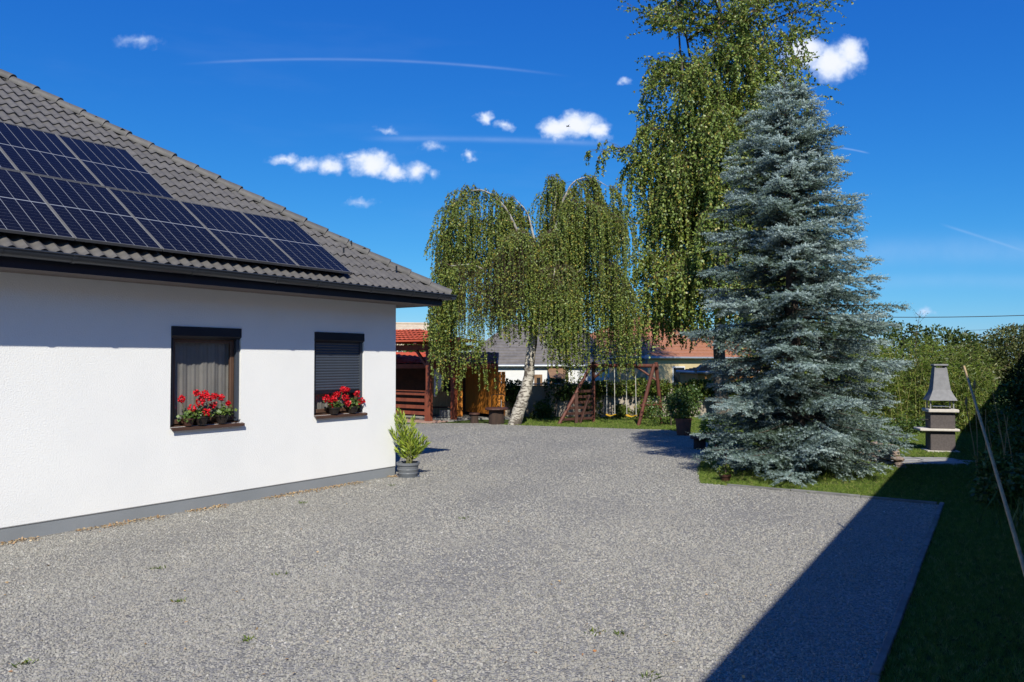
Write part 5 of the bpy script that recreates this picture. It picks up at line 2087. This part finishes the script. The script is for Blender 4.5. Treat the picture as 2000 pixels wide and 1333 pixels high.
def hip_house(name, label, loc, rz, LX, LY, ze, zr, ov, wallm, roofm, base, hip_l=1.0, hip_r=1.0, rows=8, dark_edge=True):
    o_ = thing(name, label, 'house', loc=loc, rz=rz)
    MB().bx(0, LX, 0, LY, base, ze).build('wall', wallm, o_, fixn=False)
    rf = None
    inset = LY / 2 + ov
    E0 = [Vector((-ov, -ov, ze)), Vector((LX + ov, -ov, ze)), Vector((LX + ov, LY + ov, ze)), Vector((-ov, LY + ov, ze))]
    r0_ = Vector((-ov + inset * hip_l, LY / 2, zr))
    r1_ = Vector((LX + ov - inset * hip_r, LY / 2, zr))
    m = MB()
    faces = [(E0[0], E0[1], r1_, r0_), (E0[3], E0[0], r0_, r0_), (E0[1], E0[2], r1_, r1_), (E0[2], E0[3], r0_, r1_)]
    for (a, b, c, d) in faces:
        for k in range(rows):
            f0, f1 = k / rows, (k + 1) / rows
            q_ = [a.lerp(d, f0), b.lerp(c, f0), b.lerp(c, f1), a.lerp(d, f1)]
            up0 = Vector((0, 0, .05))
            m.add([q_[0] + up0, q_[1] + up0, q_[2], q_[3], q_[0], q_[1]], [(0, 1, 2, 3), (0, 4, 5, 1)])
    rf = m.build('roof', roofm, o_, fixn=False)
    MB().add(E0 + [r0_, r1_], [(0, 1, 5, 4), (1, 2, 5), (2, 3, 4, 5), (3, 0, 4), (3, 2, 1, 0)]).build('roof_deck', M_TIMBER, o_).location = (0, 0, -.012)
    for (a, b) in ((E0[0], r0_), (E0[1], r1_), (r0_, r1_)):
        MB().tube([a + Vector((0, 0, .05)), b + Vector((0, 0, .05))], .07, 7).build('ridge_tiles', roofm, rf, smooth=60, fixn=False)
    gz = ze - .02
    for (a, b) in ((E0[0], E0[1]), (E0[3], E0[0])):
        dv = Vector((0, -.06, 0)) if a is E0[0] else Vector((-.06, 0, 0))
        MB().tube([a + dv + Vector((0, 0, .0)), b + dv], .06, 8).build('gutter', M_ZINC, o_, smooth=60, fixn=False)
    return o_


wl_ = at(893, 705, 36.0)
wh = hip_house('white_outbuilding', 'low white outbuilding with grey roof behind the birch trunk', (wl_.x, wl_.y, 0), R(4), 7.2, 5.2, 1.76, 3.75, .10, M_WHITEWALL, M_SLATE, -1.0, 1.0, .4, 14)


def face_x(o_, px, Y):
    return (at(px, 705, Y)).x - wl_.x


dk_ = MB().bx(face_x(wh, 1044, 36), face_x(wh, 1060, 36), -.02, .03, -.9, 1.35).build('door', M_TIMBER, wh, fixn=False)
MB().bx(face_x(wh, 1049, 36), face_x(wh, 1056, 36), -.035, -.021, .2, 1.2).build('pane', M_WINGLASS, dk_)
wn = MB().bx(face_x(wh, 1080, 36), face_x(wh, 1100, 36), -.03, .03, .70, 1.30).build('window', M_TIMBER, wh, fixn=False)
MB().bx(face_x(wh, 1082, 36), face_x(wh, 1098, 36), -.04, -.031, .75, 1.25).build('pane', M_WINGLASS, wn)
MB().slab([(face_x(wh, 1070, 36), -1.1, 1.18), (face_x(wh, 1106, 36), -1.1, 1.18), (face_x(wh, 1106, 36), 0, 1.62), (face_x(wh, 1070, 36), 0, 1.62)], (0, 0, .06)).build('canopy', M_TIMBER, wh)
for x in (1072, 1104):
    MB().bx(face_x(wh, x, 36) - .05, face_x(wh, x, 36) + .05, -1.0, -.9, -.9, 1.2).build('canopy_post', M_TIMBER, wh)

yc = at(1262, 705, 40.0)
yh = hip_house('yellow_house', 'cream yellow house with red tiled hip roof behind the garden wall', (yc.x, yc.y, 0), math.atan2(.66, .75), 12.0, 9.0, 2.16, 4.6, .18, M_CREAM, M_REDTILE, -1.0, 1.0, 1.0, 12)
MB().tube([(-.22, -.25, 2.1), (-.18, -.2, 1.95), (-.05, -.07, 1.72), (-.05, -.07, -.9)], .06, 8).build('downpipe', M_ZINC, yh, smooth=60, fixn=False)
MB().bx(-.36, -.16, -.36, -.16, 2.06, 2.30).build('gutter_hopper', M_ZINC, yh, bevel=.02)
for (x, z0_) in ((2.2, .5), (5.2, .5), (8.2, .5)):
    w_ = MB().bx(x, x + 1.1, -.04, .02, z0_, z0_ + 1.2).build('window', M_WHITEWALL, yh, fixn=False)
    MB().bx(x + .08, x + 1.02, -.055, -.041, z0_ + .08, z0_ + 1.12).build('pane', M_WINGLASS, w_)
fh = hip_house('far_house', 'distant house with pale beige gable roof behind the pergola', (at(735, 705, 50).x, 50, 0), R(10), 3.6, 6.0, 2.6, 4.55, .3, M_CREAM, mat('beige_roof', (.55, .45, .34), (.46, .38, .29), rough=.8, scale=4), -1.0, .3, .12, 9)
oh = hip_house('orange_annexe', 'small orange rendered annexe beside the yellow house', (at(1362, 705, 33).x, 33, 0), R(2), 2.6, 3.0, 1.5, 1.72, .06, mat('orange_render', (.60, .29, .09), (.52, .25, .08), rough=.85), M_REDTILE, -1.0, .4, .4, 6)

# overhead wires
M_WIRE = mat('black_cable', (.02, .02, .022), rough=.6)
for k, (pa, pb, d0, d1, r_, lab) in enumerate((((1600, 618), (2120, 612), 33, 31, .016, 'thick black overhead cable crossing above the bamboo'), ((1780, 648), (2120, 632), 45, 43, .009, 'thin upper wire behind the shrub tops'),
                                              ((1780, 654), (2120, 644), 45, 43, .009, 'thin lower wire behind the shrub tops'))):
    a, b = at(*pa, d0), at(*pb, d1)
    pts = [a.lerp(b, i / 10) - Vector((0, 0, .10 * math.sin(i / 10 * math.pi))) for i in range(11)]
    tag(MB().tube(pts, r_, 5).build('overhead_wire', M_WIRE, None, fixn=False), lab, 'wire', 'overhead wires')

# ------------------------------------------------------------------ canes and shaded plants on the right
M_CANE = mat('dry_bamboo_cane', (.46, .33, .17), (.34, .245, .13), rough=.6, scale=5, stretch=(4, 4, 1))
cb, ct = ground(2066, 1340), at(1883, 716, 7.2)
cane = thing('bamboo_cane', 'long dry bamboo cane leaning across the shaded lawn', 'cane', loc=cb)
v_ = ct - cb
MB().tube([v_ * (k / 10) + Vector((0, 0, -.05 if k == 0 else .03 * math.sin(k / 10 * math.pi))) for k in range(11)], [.0185 - .009 * k / 10 for k in range(11)], 9).build('culm', M_CANE, cane, smooth=60, fixn=False)
for f in (.14, .30, .43, .55, .66, .76, .85, .93):
    q_ = v_ * f + Vector((0, 0, .03 * math.sin(f * math.pi)))
    dn = v_.normalized()
    MB().tube([q_ - dn * .008, q_, q_ + dn * .008], [.0185 - .009 * f, .0225 - .009 * f, .0185 - .009 * f], 9).build('node', M_CANE, cane, smooth=60, fixn=False)
M_SHADEPL = M_IVY
M_DRY = mat('dry_stalk', (.36, .25, .12), (.27, .19, .09), rough=.8)
dst = thing('dry_stalks', 'bundle of dry tan stalks standing in the dark planting strip', 'plant', loc=ground(1985, 968))
for k in range(9):
    a = rw.uniform(-.5, .5)
    h_ = rw.uniform(1.0, 1.62)
    b_ = Vector((rw.uniform(-.12, .25), rw.uniform(-.3, .8), 0))
    t_ = b_ + Vector((a * .55 - .06, rw.uniform(-.15, .2), h_))
    st = MB().tube([b_, b_.lerp(t_, .5) + Vector((.02, 0, 0)), t_], [.010, .008, .005], 5).build('stalk', M_DRY, dst, fixn=False)
    if k in (0, 3):
        MB().tube([t_, t_ + Vector((0, 0, .06)), t_ + Vector((.01, 0, .15))], [.008, .026, .006], 6).build('seed_head', M_DRY, st, smooth=60, fixn=False)
for k, (px, dep, h, lab) in enumerate(((2055, 12.2, 1.1, 'dark leafy shrub behind the dry stalks'), (2030, 14.5, 1.05, 'dark leafy shrub along the neighbour wall, middle of the strip'), (2018, 17.0, 1.0, 'dark leafy shrub along the neighbour wall close to the ivy hedge'),
                                       (2050, 9.8, .8, 'low dark shrub in the strip ahead of the dry stalks'))):
    p_ = at(px, 705, dep)
    bush('shade_shrub', lab, 'shrub', (p_.x, p_.y, 0), clump_set(random.Random(300 + k), .8, 1.6, h, 10, z0=.15, rmin=.22, rmax=.36), 3600, .08, .5, M_IVY, 310 + k,
         stem=[([(0, 0, 0), (.05, 0, h * .6)], [.025, .01])], group='shrubs in the shaded strip')
# a few long grass blades in that strip
rng = np.random.default_rng(8)
n = 900
yy = rng.uniform(8.5, 19, n)
xx = (rng.normal(.35, .22, n) + yy * U2.x) / U2.y
P = np.stack([xx, yy, np.zeros(n)], 1)
D = np.stack([rng.normal(size=n) * .3, rng.normal(size=n) * .3, np.ones(n)], 1)
L = rng.uniform(.15, .5, n)
tag(leaves('long_grass', P, D, L, L * .045, M_IVY, None, rng, mid=.35), 'long uncut grass along the shaded planting strip', 'grass', kind='stuff')

# fallen leaves and small weeds on the gravel
rng = np.random.default_rng(12)
M_FALLEN = leafmat('fallen_leaf', [(0, (.34, .20, .09)), (.5, (.47, .34, .19)), (.85, (.50, .40, .26)), (1, (.45, .20, .08))], trans=.1, gloss=.02)
P, D = [], []
while len(P) < 150:
    y = 4.5 + 14 * rng.random() ** 1.5
    x = rng.uniform(-.68, .68) * y
    if inpoly(x, y, GRAVEL) and not in_house(x, y, .02):
        P.append((x, y, .022))
        D.append((rng.normal(), rng.normal(), .12))
for k in range(2600):                                   # drifts along the plinth
    lx = -rng.random() * 8.5
    q_ = MH @ Vector((lx, -.02 - abs(rng.normal()) * .10, 0))
    if math.sin(lx * 2.3) + math.sin(lx * 5.1 + 1) > -.6:
        P.append((q_.x, q_.y, .016 + .008 * rng.random()))
        D.append((rng.normal(), rng.normal(), .15))
P, D = np.array(P), np.array(D)
L = rng.uniform(.016, .040, len(P))
sd_ = rng.normal(size=P.shape) * (1, 1, .2)
tag(leaves('fallen_leaves', P, D, L, L * .6, M_FALLEN, None, rng, side=sd_), 'small dry tan leaves scattered on the gravel drive', 'leaves', kind='stuff')
P, D, L = [], [], []
for (px, py) in ((305, 1113), (545, 1125), (765, 950), (430, 900), (1160, 1237), (1210, 1243), (905, 1015), (590, 985), (160, 960), (1270, 1326), (50, 1300), (350, 1178), (480, 1255)):
    g_ = ground(px, py)
    for k in range(26):
        P.append((g_.x + rng.normal() * .03, g_.y + rng.normal() * .03, .008))
        D.append((rng.normal() * .8, rng.normal() * .8, .7))
        L.append(rng.uniform(.02, .05))
L = np.array(L)
tag(leaves('small_weeds', np.array(P), np.array(D), L, L * .25, M_VINE, None, rng), 'tiny green weeds sprouting through the gravel', 'weeds', kind='stuff')

# small dark bird gliding in front of the cloud
bo = at(1109, 247, 70)
bd = thing('bird', 'small dark bird gliding in front of the white cloud', 'bird', loc=bo, rz=R(20))
M_BIRD = mat('dark_feathers', (.03, .03, .035), rough=.8)
MB().tube([(-.17, 0, .03), (-.10, 0, .015), (0, 0, 0), (.10, 0, -.02), (.18, 0, -.03)], [.008, .03, .042, .03, .006], 8).build('body', M_BIRD, bd, smooth=60, fixn=False)
for s_ in (-1, 1):
    MB().slab([(-.04, s_ * .02, .0), (.06, s_ * .02, -.01), (.07, s_ * .2, .06), (.02, s_ * .4, .03), (-.02, s_ * .2, .05)], (0, 0, .008)).build('wing', M_BIRD, bd)
MB().slab([(.16, -.012, -.03), (.16, .012, -.03), (.26, .04, -.045), (.26, -.04, -.045)], (0, 0, .006)).build('tail', M_BIRD, bd)
